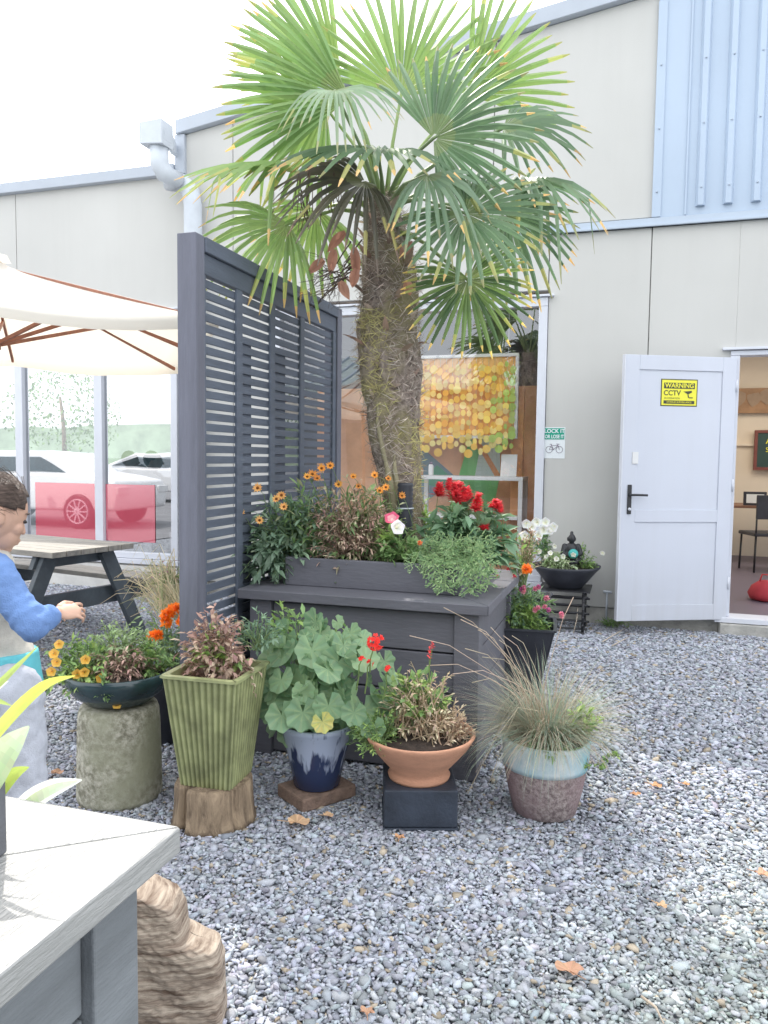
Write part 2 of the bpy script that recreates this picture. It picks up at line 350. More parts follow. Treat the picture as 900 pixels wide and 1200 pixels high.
# ------------------------------------------------------------------ ground and gravel
mt, nt, b = newmat('gravel_bed'); L = nt.links.new
tc = N(nt, 'ShaderNodeTexCoord'); vo = N(nt, 'ShaderNodeTexVoronoi', Scale=45.0); L(tc.outputs['Object'], vo.inputs['Vector'])
sp = N(nt, 'ShaderNodeSeparateXYZ'); L(vo.outputs['Color'], sp.inputs[0])
rp = N(nt, 'ShaderNodeValToRGB'); L(sp.outputs[0], rp.inputs[0]); e = rp.color_ramp.elements
e[0].color = (.12, .13, .15, 1); e[1].color = (.40, .42, .45, 1); L(rp.outputs[0], b.inputs['Base Color'])
bp = N(nt, 'ShaderNodeBump', Strength=1.0, Distance=.02, invert=True); L(vo.outputs['Distance'], bp.inputs['Height']); L(bp.outputs[0], b.inputs['Normal'])
b.inputs['Roughness'].default_value = .85
M['bed'] = mt
g = MB(); g.add([(-300, -300, -.012), (300, -300, -.012), (300, 300, -.012), (-300, 300, -.012)], [(0, 1, 2, 3)])
structure(g.build('ground', 'bed'))

def gravel():
    ico_v = np.array([(0, 0, -1), (.72, -.53, -.45), (-.28, -.85, -.45), (-.89, 0, -.45), (-.28, .85, -.45), (.72, .53, -.45),
                      (.28, -.85, .45), (-.72, -.53, .45), (-.72, .53, .45), (.28, .85, .45), (.89, 0, .45), (0, 0, 1)], np.float32)
    ico_f = np.array([(0, 1, 2), (1, 0, 5), (0, 2, 3), (0, 3, 4), (0, 4, 5), (1, 5, 10), (2, 1, 6), (3, 2, 7), (4, 3, 8), (5, 4, 9), (1, 10, 6), (2, 6, 7), (3, 7, 8), (4, 8, 9), (5, 9, 10), (6, 10, 11), (7, 6, 11), (8, 7, 11), (9, 8, 11), (10, 9, 11)], np.int32)
    def grid(sp, sel):
        xs = np.arange(-8.2, 3.4, sp); ys = np.arange(.5, 6.86, sp)
        X, Y = np.meshgrid(xs, ys); X = X.ravel() + rs.uniform(-.5, .5, X.size) * sp; Y = Y.ravel() + rs.uniform(-.5, .5, Y.size) * sp
        k = (Y < 6.84) & (X > -1.06 * Y - .5) & (X < .22 * Y + .9) & sel(X, Y)
        return X[k], Y[k], np.full(k.sum(), sp)
    near = lambda X, Y: Y < 3.7
    A = [grid(.0165, near), grid(.024, near), grid(.021, lambda X, Y: Y >= 3.7), grid(.029, lambda X, Y: Y >= 3.7), grid(.0125, lambda X, Y: Y < 3.0)]
    X = np.concatenate([a[0] for a in A]); Y = np.concatenate([a[1] for a in A]); S = np.concatenate([a[2] for a in A])
    n = len(X); print('stones', n)
    r = S * (.34 + .46 * rs.rand(n) ** 1.2)
    big = rs.rand(n) < .05; r[big] *= 1.35
    sc = np.stack([r * rs.uniform(.9, 1.45, n), r * rs.uniform(.55, .95, n), r * rs.uniform(.28, .6, n)], 1)
    v = ico_v[None] * (1 + rs.uniform(-.42, .38, (n, 12, 1))).astype(np.float32) * sc[:, None]
    a, b_, c = rs.uniform(0, 2 * PI, n), rs.normal(0, .27, n), rs.normal(0, .27, n)
    ca, sa, cb, sb, cc, sc_ = np.cos(a), np.sin(a), np.cos(b_), np.sin(b_), np.cos(c), np.sin(c)
    Rm = np.zeros((n, 3, 3), np.float32)
    Rz = np.stack([np.stack([ca, -sa, 0 * a], 1), np.stack([sa, ca, 0 * a], 1), np.stack([0 * a, 0 * a, 1 + 0 * a], 1)], 1)
    Rx = np.stack([np.stack([1 + 0 * a, 0 * a, 0 * a], 1), np.stack([0 * a, cb, -sb], 1), np.stack([0 * a, sb, cb], 1)], 1)
    Ry = np.stack([np.stack([cc, 0 * a, sc_], 1), np.stack([0 * a, 1 + 0 * a, 0 * a], 1), np.stack([-sc_, 0 * a, cc], 1)], 1)
    Rm = Rz @ Rx @ Ry
    v = np.einsum('nij,nkj->nki', Rm, v)
    v[:, :, 0] += X[:, None]; v[:, :, 1] += Y[:, None]; v[:, :, 2] += (-.004 + rs.uniform(-.006, .007, n))[:, None]
    f = (ico_f[None] + (np.arange(n) * 12)[:, None, None]).reshape(-1)
    me = bpy.data.meshes.new('gravel'); me.vertices.add(n * 12); me.vertices.foreach_set('co', v.astype(np.float32).ravel())
    nf = n * 20; me.loops.add(nf * 3); me.loops.foreach_set('vertex_index', f.astype(np.int32))
    me.polygons.add(nf); me.polygons.foreach_set('loop_start', np.arange(0, nf * 3, 3, dtype=np.int32)); me.polygons.foreach_set('loop_total', np.full(nf, 3, np.int32))
    base = np.array([.385, .405, .455]); cols = base[None] * rs.uniform(.6, 1.35, (n, 1)) * (1 + rs.normal(0, .025, (n, 3)))
    flare_shift = np.clip((X + .35) * 1.2 - (Y - 2.3) * .9, 0, 1)[:, None]; cols = cols * (1 + flare_shift * np.array([[-.02, .02, -.11]]))  # lens flare shift put into the stone colour: less blue at near right
    t = rs.rand(n) < .05; cols[t] = np.array([.42, .36, .28]) * rs.uniform(.6, 1.2, (t.sum(), 1))
    t = rs.rand(n) < .03; cols[t] = np.array([.50, .52, .55]) * rs.uniform(.8, 1.1, (t.sum(), 1))
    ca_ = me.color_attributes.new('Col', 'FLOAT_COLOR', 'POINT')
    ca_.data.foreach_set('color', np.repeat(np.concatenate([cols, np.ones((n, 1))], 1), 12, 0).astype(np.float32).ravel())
    me.update(); me.validate()
    me.materials.append(attrmat('stone_chips', .82, .3, 260, .25))
    o = bpy.data.objects.new('gravel', me); col.objects.link(o); o['kind'] = 'stuff'
    tag(o, 'loose blue grey crushed stone gravel covering the yard', 'gravel')
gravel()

# ------------------------------------------------------------------ the building
def roofz(x): return 4.552 + .1433 * (x + 4.28)
bld = thing('cafe_building', 'long pale grey panelled building with large windows and sloping roofline behind the yard', 'building', (0, WY, 0))
def bpart(mb, name, mat, bevel=0, parent=bld):
    o = mb.build(name, mat, None, bevel)
    o.parent = parent; o.matrix_parent_inverse = parent.matrix_basis.inverted() if parent.type == 'EMPTY' else Matrix.Identity(4)
    return o
def keep(o, parent):      # parent without moving (parents here have identity or pure translation)
    bpy.context.view_layer.update(); o.parent = parent; o.matrix_parent_inverse = parent.matrix_world.inverted(); return o
def panel(x0, x1, z0, z1, mb, G=(.004, .004)):       # z1 may be 'roof'
    za, zb = (roofz(x0), roofz(x1)) if z1 == 'roof' else (z1, z1)
    mb.prism([(x0 + G[0], WY, z0 + .004), (x1 - G[1], WY, z0 + .004), (x1 - G[1], WY, zb - .004), (x0 + G[0], WY, za - .004)], (0, .14, 0))
wl = MB()
for a in [(-10, -8, .33, 4.17), (-8, -6.33, 2.88, 4.17), (-6.33, -4.275, 2.88, 4.17), (-4.36, -4.275, .33, 2.88),
          (-4.275, -3.735, .135, 'roof'), (-3.735, -3.3, .135, 'roof'), (-3.3, -1.2, 2.86, 'roof'), (-1.2, -.70, 2.86, 3.33), (-1.2, .13, 3.405, 'roof'),
          (-.70, .13, .135, 3.33), (.13, .80, .135, 3.33, (.004, 0)), (.80, 1.94, 2.31, 3.33, (0, 0)), (1.94, 4.4, .135, 3.33, (0, .004)), (4.4, 7, .135, 3.33)]:
    panel(*a[:4], wl, *a[4:])
bpart(wl, 'wall', 'wall', .003)
bk = MB()   # dark backing in the joints and sides
bk.prism([(-1.2, WY + .012, 3.3), (7, WY + .012, 3.3), (7, WY + .012, roofz(7) - .02), (-1.2, WY + .012, roofz(-1.2) - .02)], (0, .1, 0))
bk.box((-4.2, WY + .012, .15), (-3.35, WY + .11, 4.5)); bk.box((-7.9, WY + .012, 2.9), (-4.35, WY + .11, 4.15)); bk.box((-.68, WY + .012, .15), (.78, WY + .11, 3.39))
bpart(bk, 'wall_backing', surf('joint_backing', (.22, .22, .21), .9))
pl = MB(); pl.box((-10, WY - .035, -.05), (-4.36, WY + .12, .255)); bpart(pl, 'plinth', 'plinth', .008)
pl = MB(); pl.box((-4.36, WY + .02, -.05), (.76, WY + .12, .132)); pl.box((.76, WY - .10, -.05), (2.4, WY + .12, .085)); pl.box((2.4, WY + .02, -.05), (7, WY + .12, .132)); bpart(pl, 'footing', 'concrete', .008)
fa = MB()
fa.prism([(-4.33, WY - .07, roofz(-4.33)), (7, WY - .07, roofz(7)), (7, WY - .07, roofz(7) + .13), (-4.33, WY - .07, roofz(-4.33) + .13)], (0, .3, 0))
fa.box((-10, WY - .07, 4.165), (-4.36, WY + .3, 4.27)); fa.box((-4.355, WY - .04, 4.17), (-4.245, WY + .2, roofz(-4.3)))
bpart(fa, 'fascia', 'trim', .006)
fl = MB(); fl.box((-1.0, WY - .035, 3.335), (7, WY + .05, 3.395)); fl.box((-1.0, WY - .05, 3.325), (7, WY - .03, 3.345)); bpart(fl, 'flashing', 'flash', .003)
cl = MB(); cl.prism([(.125, WY - .02, 3.398), (7, WY - .02, 3.398), (7, WY - .02, roofz(7) - .01), (.125, WY - .02, roofz(.125) - .01)], (0, .018, 0))
cl.box((.12, WY - .034, 3.40), (.19, WY - .02, 5.10)); cl.box((.37, WY - .034, 3.40), (.385, WY - .02, 5.15))
for k in range(30):
    x = .45 + k * .205
    if x > 6.8: break
    z1 = roofz(x) - .02
    pts = [(x, WY - .0205, 3.46), (x + .018, WY - .062, 3.46), (x + .060, WY - .062, 3.46), (x + .078, WY - .0205, 3.46)]
    cl.prism(pts, (0, 0, z1 - 3.46))
bpart(cl, 'cladding', 'blue', .003)
for x in [.155] + [.49 + k * .205 for k in range(8)]:
    for z in (3.6, 4.1, 4.6): sc_ = MB(); sc_.tube([(x, WY - (.034 if x < .2 else .062), z), (x, WY - (.041 if x < .2 else .069), z)], .008, 6); bpart(sc_, 'screw', 'flash')
# rain head and downpipe
rh = MB()
hx0, hx1 = onY(163, 155, 6.42).x, onY(189, 155, 6.42).x; hz0, hz1 = onY(176, 169, 6.42).z, onY(176, 141, 6.42).z; ym = (hx0 + hx1) / 2
rh.prism([(hx0, 6.42, hz0 + .02), (hx1, 6.42, hz0), (hx1, 6.42, hz1 + .01), (hx0, 6.42, hz1)], (0, .20, 0))
rh.prism([(hx1 + .002, 6.46, hz0 + .05), (-4.34, 6.74, hz0 + .03), (-4.34, 6.74, hz0 + .14), (hx1 + .002, 6.46, hz1 - .04)], (0, .13, 0))
bpart(rh, 'rain_head', 'pipe', .006)
dp = MB(); P = [(ym + .02, 6.53, hz0 + .02), (ym + .02, 6.54, hz0 - .14), (ym + .05, 6.57, hz0 - .22), (ym + .14, 6.62, hz0 - .265), (-4.32, 6.70, hz0 - .25), (-4.19, 6.73, hz0 - .27), (-4.12, 6.74, hz0 - .35), (-4.10, 6.75, hz0 - .48), (-4.10, 6.75, 2.4), (-4.10, 6.75, -.02)]
dp.tube(P, .088, 20); bpart(dp, 'downpipe', 'pipe')
for z in (3.1, 3.2, 1.2): br = MB(); br.tube([(-4.10, 6.75, z), (-4.10, 6.75, z + .014)], .094, 20); bpart(br, 'pipe_clip', 'pipe')
# windows
def window(name, x0, x1, z0, z1, mull, glass, fw_=.075, label=None, slim=.05):
    f = MB()
    f.box((x0, WY - .025, z1 - fw_), (x1, WY + .07, z1)); f.box((x0, WY - .025, z0), (x1, WY + .07, z0 + fw_ * .8))
    f.box((x0, WY - .022, z0 + fw_ * .8), (x0 + fw_, WY + .07, z1 - fw_)); f.box((x1 - fw_, WY - .022, z0 + fw_ * .8), (x1, WY + .07, z1 - fw_))
    for x in mull: f.box((x - slim, WY - .02, z0 + fw_ * .8), (x + slim, WY + .068, z1 - fw_))
    fr = bpart(f, 'window_frame', 'alu', .004); fr.name = 'window'
    if label: fr['label'] = label
    xs = [x0 + fw_] + [v for x in mull for v in (x - slim, x + slim)] + [x1 - fw_]
    for k in range(0, len(xs), 2):
        p = MB(); y = WY + .03; p.add([(xs[k], y, z0 + fw_ * .8), (xs[k + 1], y, z0 + fw_ * .8), (xs[k + 1], y, z1 - fw_), (xs[k], y, z1 - fw_)], [(0, 1, 2, 3)])
        o = p.build('pane', glass); o.parent = fr; o.matrix_parent_inverse = Matrix.Identity(4)
        o.location = (0, 0, 0)
    return fr
def window2(x0, x1, z0, z1, mull, glass, label):
    fr = window('window', x0, x1, z0, z1, mull, glass, label=label)
    cap = MB(); cap.box((x0 - .05, WY - .05, z1 + .004), (x1 + .05, WY + .02, z1 + .022)); keep(cap.build('head_flashing', 'alu', None, .002), fr)
    sl = MB(); sl.box((x0 - .02, WY - .05, z0 - .055), (x1 + .02, WY + .03, z0 - .004)); keep(sl.build('sill', 'alu', None, .004), fr)
    return fr
bpy.context.view_layer.update()
for o in list(bld.children): pass
wA = window2(-8.0, -4.36, .33, 2.86, [-7.4, -6.33, -5.31], 'glassl', 'wide shopfront window left of the slatted screen with red lower panels')
wB = window2(-3.3, -.70, .33, 2.80, [], 'glass', 'tall window behind the palm trunk')
# doorway
df = MB()
df.box((.765, WY - .02, .135), (.835, WY + .12, 2.26)); df.box((1.86, WY - .02, .135), (1.93, WY + .12, 2.26)); df.box((.765, WY - .022, 2.262), (1.93, WY + .12, 2.30))
bpart(df, 'door_frame', 'alu', .003)
df = MB(); df.box((.70, WY - .05, 2.305), (2.0, WY + .02, 2.325)); bpart(df, 'head_flashing', 'alu', .002)
df = MB(); df.box((.72, WY - .07, .09), (1.98, WY + .16, .132)); bpart(df, 'door_sill', 'alu', .004)

# ---- opened door leaf, hinged at the frame (swings, but belongs to the building)
hx, hy = .80, WY - .035; ex, ey = -.046, 6.445
ang = math.atan2(hy - ey, hx - ex); LW = math.hypot(hx - ex, hy - ey)
D = bpy.data.objects.new('door', None); col.objects.link(D)
Mx = Matrix.Translation((ex, ey, .115)) @ Matrix.Rotation(ang, 4, 'Z')       # x along leaf from free edge to hinge, -y towards viewer
dl = MB(); H_ = 2.125; t = .02
st = [(0, .115), (LW - .115, LW)]
for a, b_ in st: dl.box((a, -t, 0), (b_, t, H_))
for z0, z1 in ((0, .13), (.80, .90), (H_ - .115, H_)): dl.box((.115, -t, z0), (LW - .115, t, z1))
dl.box((.115, -t + .009, .13), (LW - .115, t - .009, .80)); dl.box((.115, -t + .009, .90), (LW - .115, t - .009, H_ - .115))
do = dl.build('door', 'door', None, .0025); bpy.data.objects.remove(D); D = do; do.name = 'door'
D.matrix_world = Mx; keep(D, bld); D['label'] = 'pale grey panelled door leaf standing open against the wall'
def onD(mb, name, mat, bevel=0):
    o = mb.build(name, mat, None, bevel); o.parent = D; return o
e_ = MB(); e_.box((-.012, -t - .004, 0), (-.001, t + .004, H_)); onD(e_, 'edge_strip', 'alu', .002)
h_ = MB(); h_.box((.045, -t - .010, .865), (.078, -t - .001, 1.10)); h_.tube([(.061, -t - .009, 1.02), (.061, -t - .055, 1.02)], .010, 10); h_.tube([(.061, -t - .05, 1.02), (.09, -t - .055, 1.021), (.19, -t - .055, 1.018)], .0095, 10)
onD(h_, 'handle', 'black', .002)
h_ = MB(); h_.tube([(.061, -t - .008, .905), (.061, -t - .02, .905)], .012, 12); onD(h_, 'lock_cylinder', 'alu')
h_ = MB(); h_.box((-.016, -.012, .86), (-.0125, .012, 1.08)); onD(h_, 'strike', 'alu')
h_ = MB(); h_.box((.075, -t - .006, 1.265), (.125, -t - .001, 1.36)); h_.box((.08, -t - .0075, 1.27), (.12, -t - .0062, 1.30)); onD(h_, 'keypad', 'white', .001)
for zh in (.25, 1.05, 1.85): h_ = MB(); h_.tube([(LW + .006, -t - .002, zh), (LW + .006, -t - .002, zh + .10)], .008, 10); onD(h_, 'hinge', 'alu')
# warning sign on the door (door-local coordinates)
flat('signyellow', (.85, .80, .06)); flat('signdark', (.05, .055, .03)); flat('signgreen', (.0, .33, .22)); flat('signwhite', (.8, .84, .86)); flat('signgrey', (.22, .18, .24)); flat('red', (.6, .05, .06))
ws = bpy.data.objects.new('warning_sign', None); col.objects.link(ws); tag(ws, 'yellow WARNING CCTV sign stuck near the top of the open door', 'sign')
ws.matrix_world = Mx @ Matrix.Translation((.455, -t + .009, 1.835)) @ Matrix.Rotation(PI / 2, 4, 'X')
ws.scale = (1, 1, 1)
def pl_(x0, y0, x1, y1, z, mat, name, par, d=.0012):
    q = MB(); q.box((x0, y0, z), (x1, y1, z + d)); return q.build(name, mat, par)
SW, SH = .31, .215
pl_(-SW / 2, -SH / 2, SW / 2, SH / 2, .0005, 'signdark', 'backing', ws)
pl_(-SW / 2 + .008, -SH / 2 + .008, SW / 2 - .008, SH / 2 - .008, .002, 'signyellow', 'face', ws)
pl_(-.13, .032, .13, .078, .0035, 'signdark', 'title_band', ws)
pl_(-.13, -.088, .13, -.062, .0035, 'signdark', 'footer_band', ws)
T = lambda x, y, z: Matrix.Translation((x, y, z))
textmesh('lettering', 'WARNING', .050, 'signyellow', ws, T(0, .055, .0052), bold=.001, sx=1.0)
textmesh('lettering', 'CCTV', .056, 'signdark', ws, T(-.060, -.004, .0036), bold=.001, sx=.98)
textmesh('lettering', 'IN OPERATION', .019, 'signdark', ws, T(-.060, -.045, .0036))
textmesh('lettering', '24 HOUR SURVEILLANCE', .019, 'signyellow', ws, T(0, -.075, .0052))
cm = MB(); cm.prism([(.035, .010, .0036), (.105, .018, .0036), (.108, .005, .0036), (.075, -.012, .0036)], (0, 0, .001)); cm.prism([(.07, -.012, .0037), (.078, -.012, .0037), (.085, -.038, .0037), (.075, -.038, .0037)], (0, 0, .001)); cm.box((.085, -.042, .0037), (.115, -.034, .0047)); cm.build('camera_symbol', 'signdark', ws)
# cycle sign on the wall
cs = bpy.data.objects.new('cycle_sign', None); col.objects.link(cs); tag(cs, 'small white and green LOCK IT OR LOSE IT bicycle sign beside the window', 'sign')
c0 = onY(649.5, 519, WY)
cs.matrix_world = Matrix.Translation((c0.x, WY - .0005, c0.z)) @ Matrix.Rotation(PI / 2, 4, 'X')
w2, h2 = .092, .135
pl_(-w2, -h2, w2, h2, .0005, 'signwhite', 'backing', cs)
pl_(-w2 + .008, .030, w2 - .008, h2 - .008, .0022, 'signgreen', 'title_band', cs)
textmesh('lettering', 'LOCK IT', .046, 'signwhite', cs, T(0, .101, .0036), bold=.0012)
textmesh('lettering', 'OR LOSE IT', .043, 'signwhite', cs, T(0, .053, .0036), bold=.0012, sx=.74)
bk_ = MB()
for cx in (-.042, .045): bk_.tube([(cx + .028 * math.cos(a), -.058 + .028 * math.sin(a), .003) for a in np.linspace(0, 2 * PI, 25)], .0022, 5, cap=False)
for a, b_ in (((-.042, -.058), (-.024, -.022)), ((-.024, -.022), (.032, -.022)), ((.045, -.058), (.030, -.012)), ((-.042, -.058), (-.004, -.058)), ((-.004, -.058), (.032, -.022)), ((-.004, -.058), (-.028, -.012)), ((-.038, -.012), (-.018, -.012)), ((.018, -.008), (.045, -.012))):
    bk_.tube([(a[0], a[1], .003), (b_[0], b_[1], .003)], .0022, 5)
bk_.build('bicycle_symbol', 'signgrey', cs)

# ---- inside the building
it = MB(); it.box((-9, 7.03, -.02), (7, 15, .13)); structure(it.build('interior_floor', surf('interior_floor', (.15, .125, .17), .45, .15, 3, .05, 30)))
it = MB(); it.box((-6.8, 12, .131), (.3, 12.1, 3)); it.box((-9, 7.1, 2.9), (.3, 12, 3)); structure(it.build('interior_wall', 'darkin'))
it = MB(); it.box((.3, 11.5, .131), (4, 11.6, 3)); it.box((.2, 7.03, .131), (.3, 11.5, 3)); it.box((.31, 11.45, 1.63), (4, 11.499, 1.66)); structure(it.build('interior_wall', 'wallin'))
mt_, nt_, b_ = newmat('ceiling_glow'); b_.inputs['Base Color'].default_value = (.75, .65, .5, 1); b_.inputs['Emission Color'].default_value = (1, .9, .74, 1); b_.inputs['Emission Strength'].default_value = 5; M['glow'] = mt_
it = MB(); it.box((.3, 7.1, 2.93), (4, 11.5, 3)); structure(it.build('interior_ceiling', 'wallin'))
lt_ = thing('ceiling_light', 'lit warm ceiling panel seen through the top of the doorway', 'light', (1.9, 9.6, 2.9))
q = MB(); q.box((-.9, -.9, 0), (.9, .9, .02)); q.build('housing', 'white', lt_); q = MB(); q.box((-.85, -.85, -.015), (.85, .85, -.001)); q.build('diffuser', 'glow', lt_)
# doorway contents: pixel-derived positions on the back wall y = 11.45
a = onY(857, 455, 11.4); b2 = onY(900, 484, 11.4)
hd = thing('wall_board', 'brown wooden board with pale rough shapes hung high on the cream room wall', 'picture', (a.x, 11.42, b2.z)); q = MB(); q.box((0, 0, 0), (1.6, .03, a.z - b2.z)); q.build('board', 'gold', hd, .004)
q = MB()
for k in range(9):
    x = .1 + .17 * k; pts = [(x + .1 * rnd(.6, 1.2) * math.cos(t_), -.002, .2 + .12 * rnd(.5, 1.1) * math.sin(t_)) for t_ in np.linspace(0, 2 * PI, 9)[:-1]]; q.prism(pts, (0, -.004 - .0006 * k, 0))
q.build('inlay', surf('inlay_tan', (.33, .24, .17), .7), hd)
a = onY(885, 504, 11.4); b2 = onY(900, 551, 11.4); W_ = .9
nb = thing('notice_board', 'dark green notice board in a red brown frame on the cream room wall', 'board', (a.x, 11.42, b2.z)); hh = a.z - b2.z
q = MB(); q.box((.04, 0, .04), (W_ - .04, .02, hh - .04)); q.build('board', surf('board_green', (.03, .07, .065), .6), nb)
q = MB(); q.box((0, -.012, 0), (W_, .03, .039)); q.box((0, -.012, hh - .039), (W_, .03, hh)); q.box((0, -.012, .0392), (.039, .03, hh - .0392)); q.box((W_ - .039, -.012, .0392), (W_, .03, hh - .0392)); q.build('frame', surf('red_brown', (.20, .06, .05), .5), nb, .003)
textmesh('lettering', 'A', .16, 'signyellow', nb, Matrix.Translation((.19, -.004, .40)) @ Matrix.Rotation(PI / 2, 4, 'X')); textmesh('lettering', 'S', .09, 'signyellow', nb, Matrix.Translation((.16, -.004, .27)) @ Matrix.Rotation(PI / 2, 4, 'X'))
a = onY(862, 585, 10.6)
tb = thing('dining_table', 'brown wooden table inside the doorway', 'table', (a.x - .2, 10.4, .131)); zt = .74
q = MB(); q.box((0, 0, zt - .03), (1.7, .75, zt)); q.build('table_top', surf('table_wood', (.22, .11, .07), .5), tb, .004)
for x in (.07, 1.6):
    for y in (.06, .66): q = MB(); q.box((x, y, 0), (x + .05, y + .05, zt - .031)); q.build('leg', 'black', tb)
for k, x in enumerate((.28, .62)):
    mh = thing('menu_holder', ('dark holder with white card on the table inside the doorway' if k == 0 else 'dark plain card holder further from the door frame on the inside table'), 'holder', (a.x - .2 + x, 10.5, .131 + zt + .001))
    q = MB(); q.box((0, 0, 0), (.26, .05, .17)); q.build('holder', 'blackplastic', mh, .004); q = MB(); q.box((.03, -.004, .03), (.23, -.001, .14)); q.build('card', 'signwhite' if k == 0 else 'darkin', mh)
def chair(x, y, rz, label):
    c = thing('dining_chair', label, 'chair', (x, y, .131), None, rz)
    q = MB(); q.box((-.21, -.21, .42), (.21, .21, .46)); q.build('seat', 'blackplastic', c, .01); q = MB(); q.box((-.2, .19, .62), (.2, .215, .9)); q.build('backrest', 'blackplastic', c, .008)
    for sx in (-.19, .19):
        for sy in (-.19, .19): q = MB(); q.tube([(sx, sy, 0), (sx * .95, sy * .95, .418)], .012, 6); q.build('leg', 'black', c)
        q = MB(); q.tube([(sx, .2, .42), (sx, .203, .62)], .01, 6); q.build('back_post', 'black', c)
    return c
chair(a.x + .25, 10.0, PI + .3, 'black chair pulled up to the table inside the doorway, the left one'); chair(a.x + .95, 9.9, PI - .2, 'black chair pulled up to the table inside the doorway, the right one')
a = onZ(896, 703, .135)
bg_ = thing('red_bag', 'red object lying on the floor just inside the doorway', 'bag', (a.x, a.y, .131)); q = MB()
q.lathe([(.02, 0), (.12, .01), (.14, .06), (.11, .13), (.05, .18), (.01, .19)], 14, fn=lambda a, z: 1 + .12 * math.sin(3 * a)); q.build('bag', surf('red_cloth', (.5, .05, .07), .8), bg_); q = MB(); q.tube([(-.05, 0, .17), (-.03, 0, .24), (.03, 0, .24), (.05, 0, .17)], .008, 6); q.build('handle', 'red', bg_)

# window behind the palm: hanging disc artwork, painted mural, console
p0 = onY(488, 417, 7.30); p1 = onY(606, 514, 7.30)
ar = thing('hanging_artwork', 'white framed orange panel hung with strings of yellow and green discs inside the window', 'artwork', (p0.x, 7.30, p1.z)); aw, ah = p1.x - p0.x + .45, p0.z - p1.z
x_off = -.45
q = MB(); q.box((x_off + .03, .02, .03), (x_off + aw - .03, .035, ah - .03)); q.build('panel', surf('orange_panel', (.95, .45, .16), .7, .25, 4), ar)
q = MB(); q.box((x_off, -.01, ah - .03), (x_off + aw, .04, ah)); q.box((x_off, -.01, 0), (x_off + aw, .04, .03)); q.box((x_off, -.01, .0302), (x_off + .03, .04, ah - .0302)); q.box((x_off + aw - .03, -.01, .0302), (x_off + aw, .04, ah - .0302)); q.build('frame', 'white', ar, .003)
q = MB(); q2 = MB()
nst = 24
for k in range(nst):
    x = x_off + .05 + (aw - .1) * k / (nst - 1); q2.tube([(x, .005, ah - .03), (x + rnd(-.01, .01), .0, -.03)], .0025, 4, (.7, .6, .4))
    z = ah - .06
    while z > -.05:
        z -= rnd(.04, .10); rr_ = rnd(.026, .044); tt = k / (nst - 1)
        cA = random.choice([(.95, .72, .18), (.95, .60, .12), (.90, .76, .30)]) if rnd(0, 1) > (tt - .80) * 5 else (.45, .62, .16)
        ax_ = rnd(-.9, .9); yy = -.012 - rnd(0, .03)
        ring = [(x + rr_ * math.cos(ax_) * math.cos(t_), yy + rr_ * math.sin(ax_) * math.cos(t_) * .5, z + rr_ * math.sin(t_)) for t_ in np.linspace(0, 2 * PI, 11)[:-1]]
        q.add(ring, [tuple(range(10))], jit(cA, .2))
q.build('discs', M['petal'], ar); q2.build('string', 'attr', ar)
q = MB()
for x in (x_off + .1, x_off + aw - .1): q.tube([(x, .01, ah), (x, .01, 2.88 - p1.z)], .003, 5)
q.build('chain', 'alu', ar)
mu = thing('painted_partition', 'orange green and pale blue geometric painted partition behind the white console', 'partition', (-3.2, 7.75, .131))
q = MB(); q.box((0, 0, 0), (2.75, .05, 2.0)); q.build('panel', surf('mural_orange', (.92, .48, .28), .7, .2, 2.5), mu)
def tri(pts, mat, d, name='painted_shape'):
    s_ = MB(); s_.prism([(x - (-3.2), -.001, z - .131) for x, z in pts], (0, -.002 - d, 0)); s_.build(name, mat, mu)
flat('mgreen', (.28, .72, .28)); flat('mpale', (.72, .88, .88)); flat('mdark', (.22, .34, .42)); flat('mor2', (.9, .45, .22)); flat('mgrn2', (.12, .42, .26))
def Q(x, y): p_ = onY(x, y, 7.74); return (p_.x, p_.z)
tri([Q(484, 515), Q(535, 560), Q(484, 600)], 'mdark', 0); tri([Q(525, 600), Q(556, 495), Q(585, 560), Q(570, 640), Q(530, 640)], 'mgreen', .002)
tri([Q(553, 502), Q(566, 483), Q(586, 520), Q(586, 556)], 'mpale', .003); tri([Q(553, 502), Q(586, 556), Q(580, 562), Q(549, 508)], 'mor2', .004); tri([Q(556, 560), Q(562, 527), Q(582, 562)], 'mpale', .005); tri([Q(492, 565), Q(512, 545), Q(530, 560), Q(525, 575)], 'mgrn2', .006)
pc = thing('orange_post', 'orange painted post just inside the right edge of the window', 'post', (-1.02, 7.45, .131))
q = MB(); q.box((-.05, 0, 0), (.06, .08, 1.95)); q.build('post', surf('orange_paint', (.8, .38, .17), .6), pc, .004)
q = MB(); q.box((-.08, -.02, 0), (.09, .1, .03)); q.build('base_plate', 'black', pc, .003)
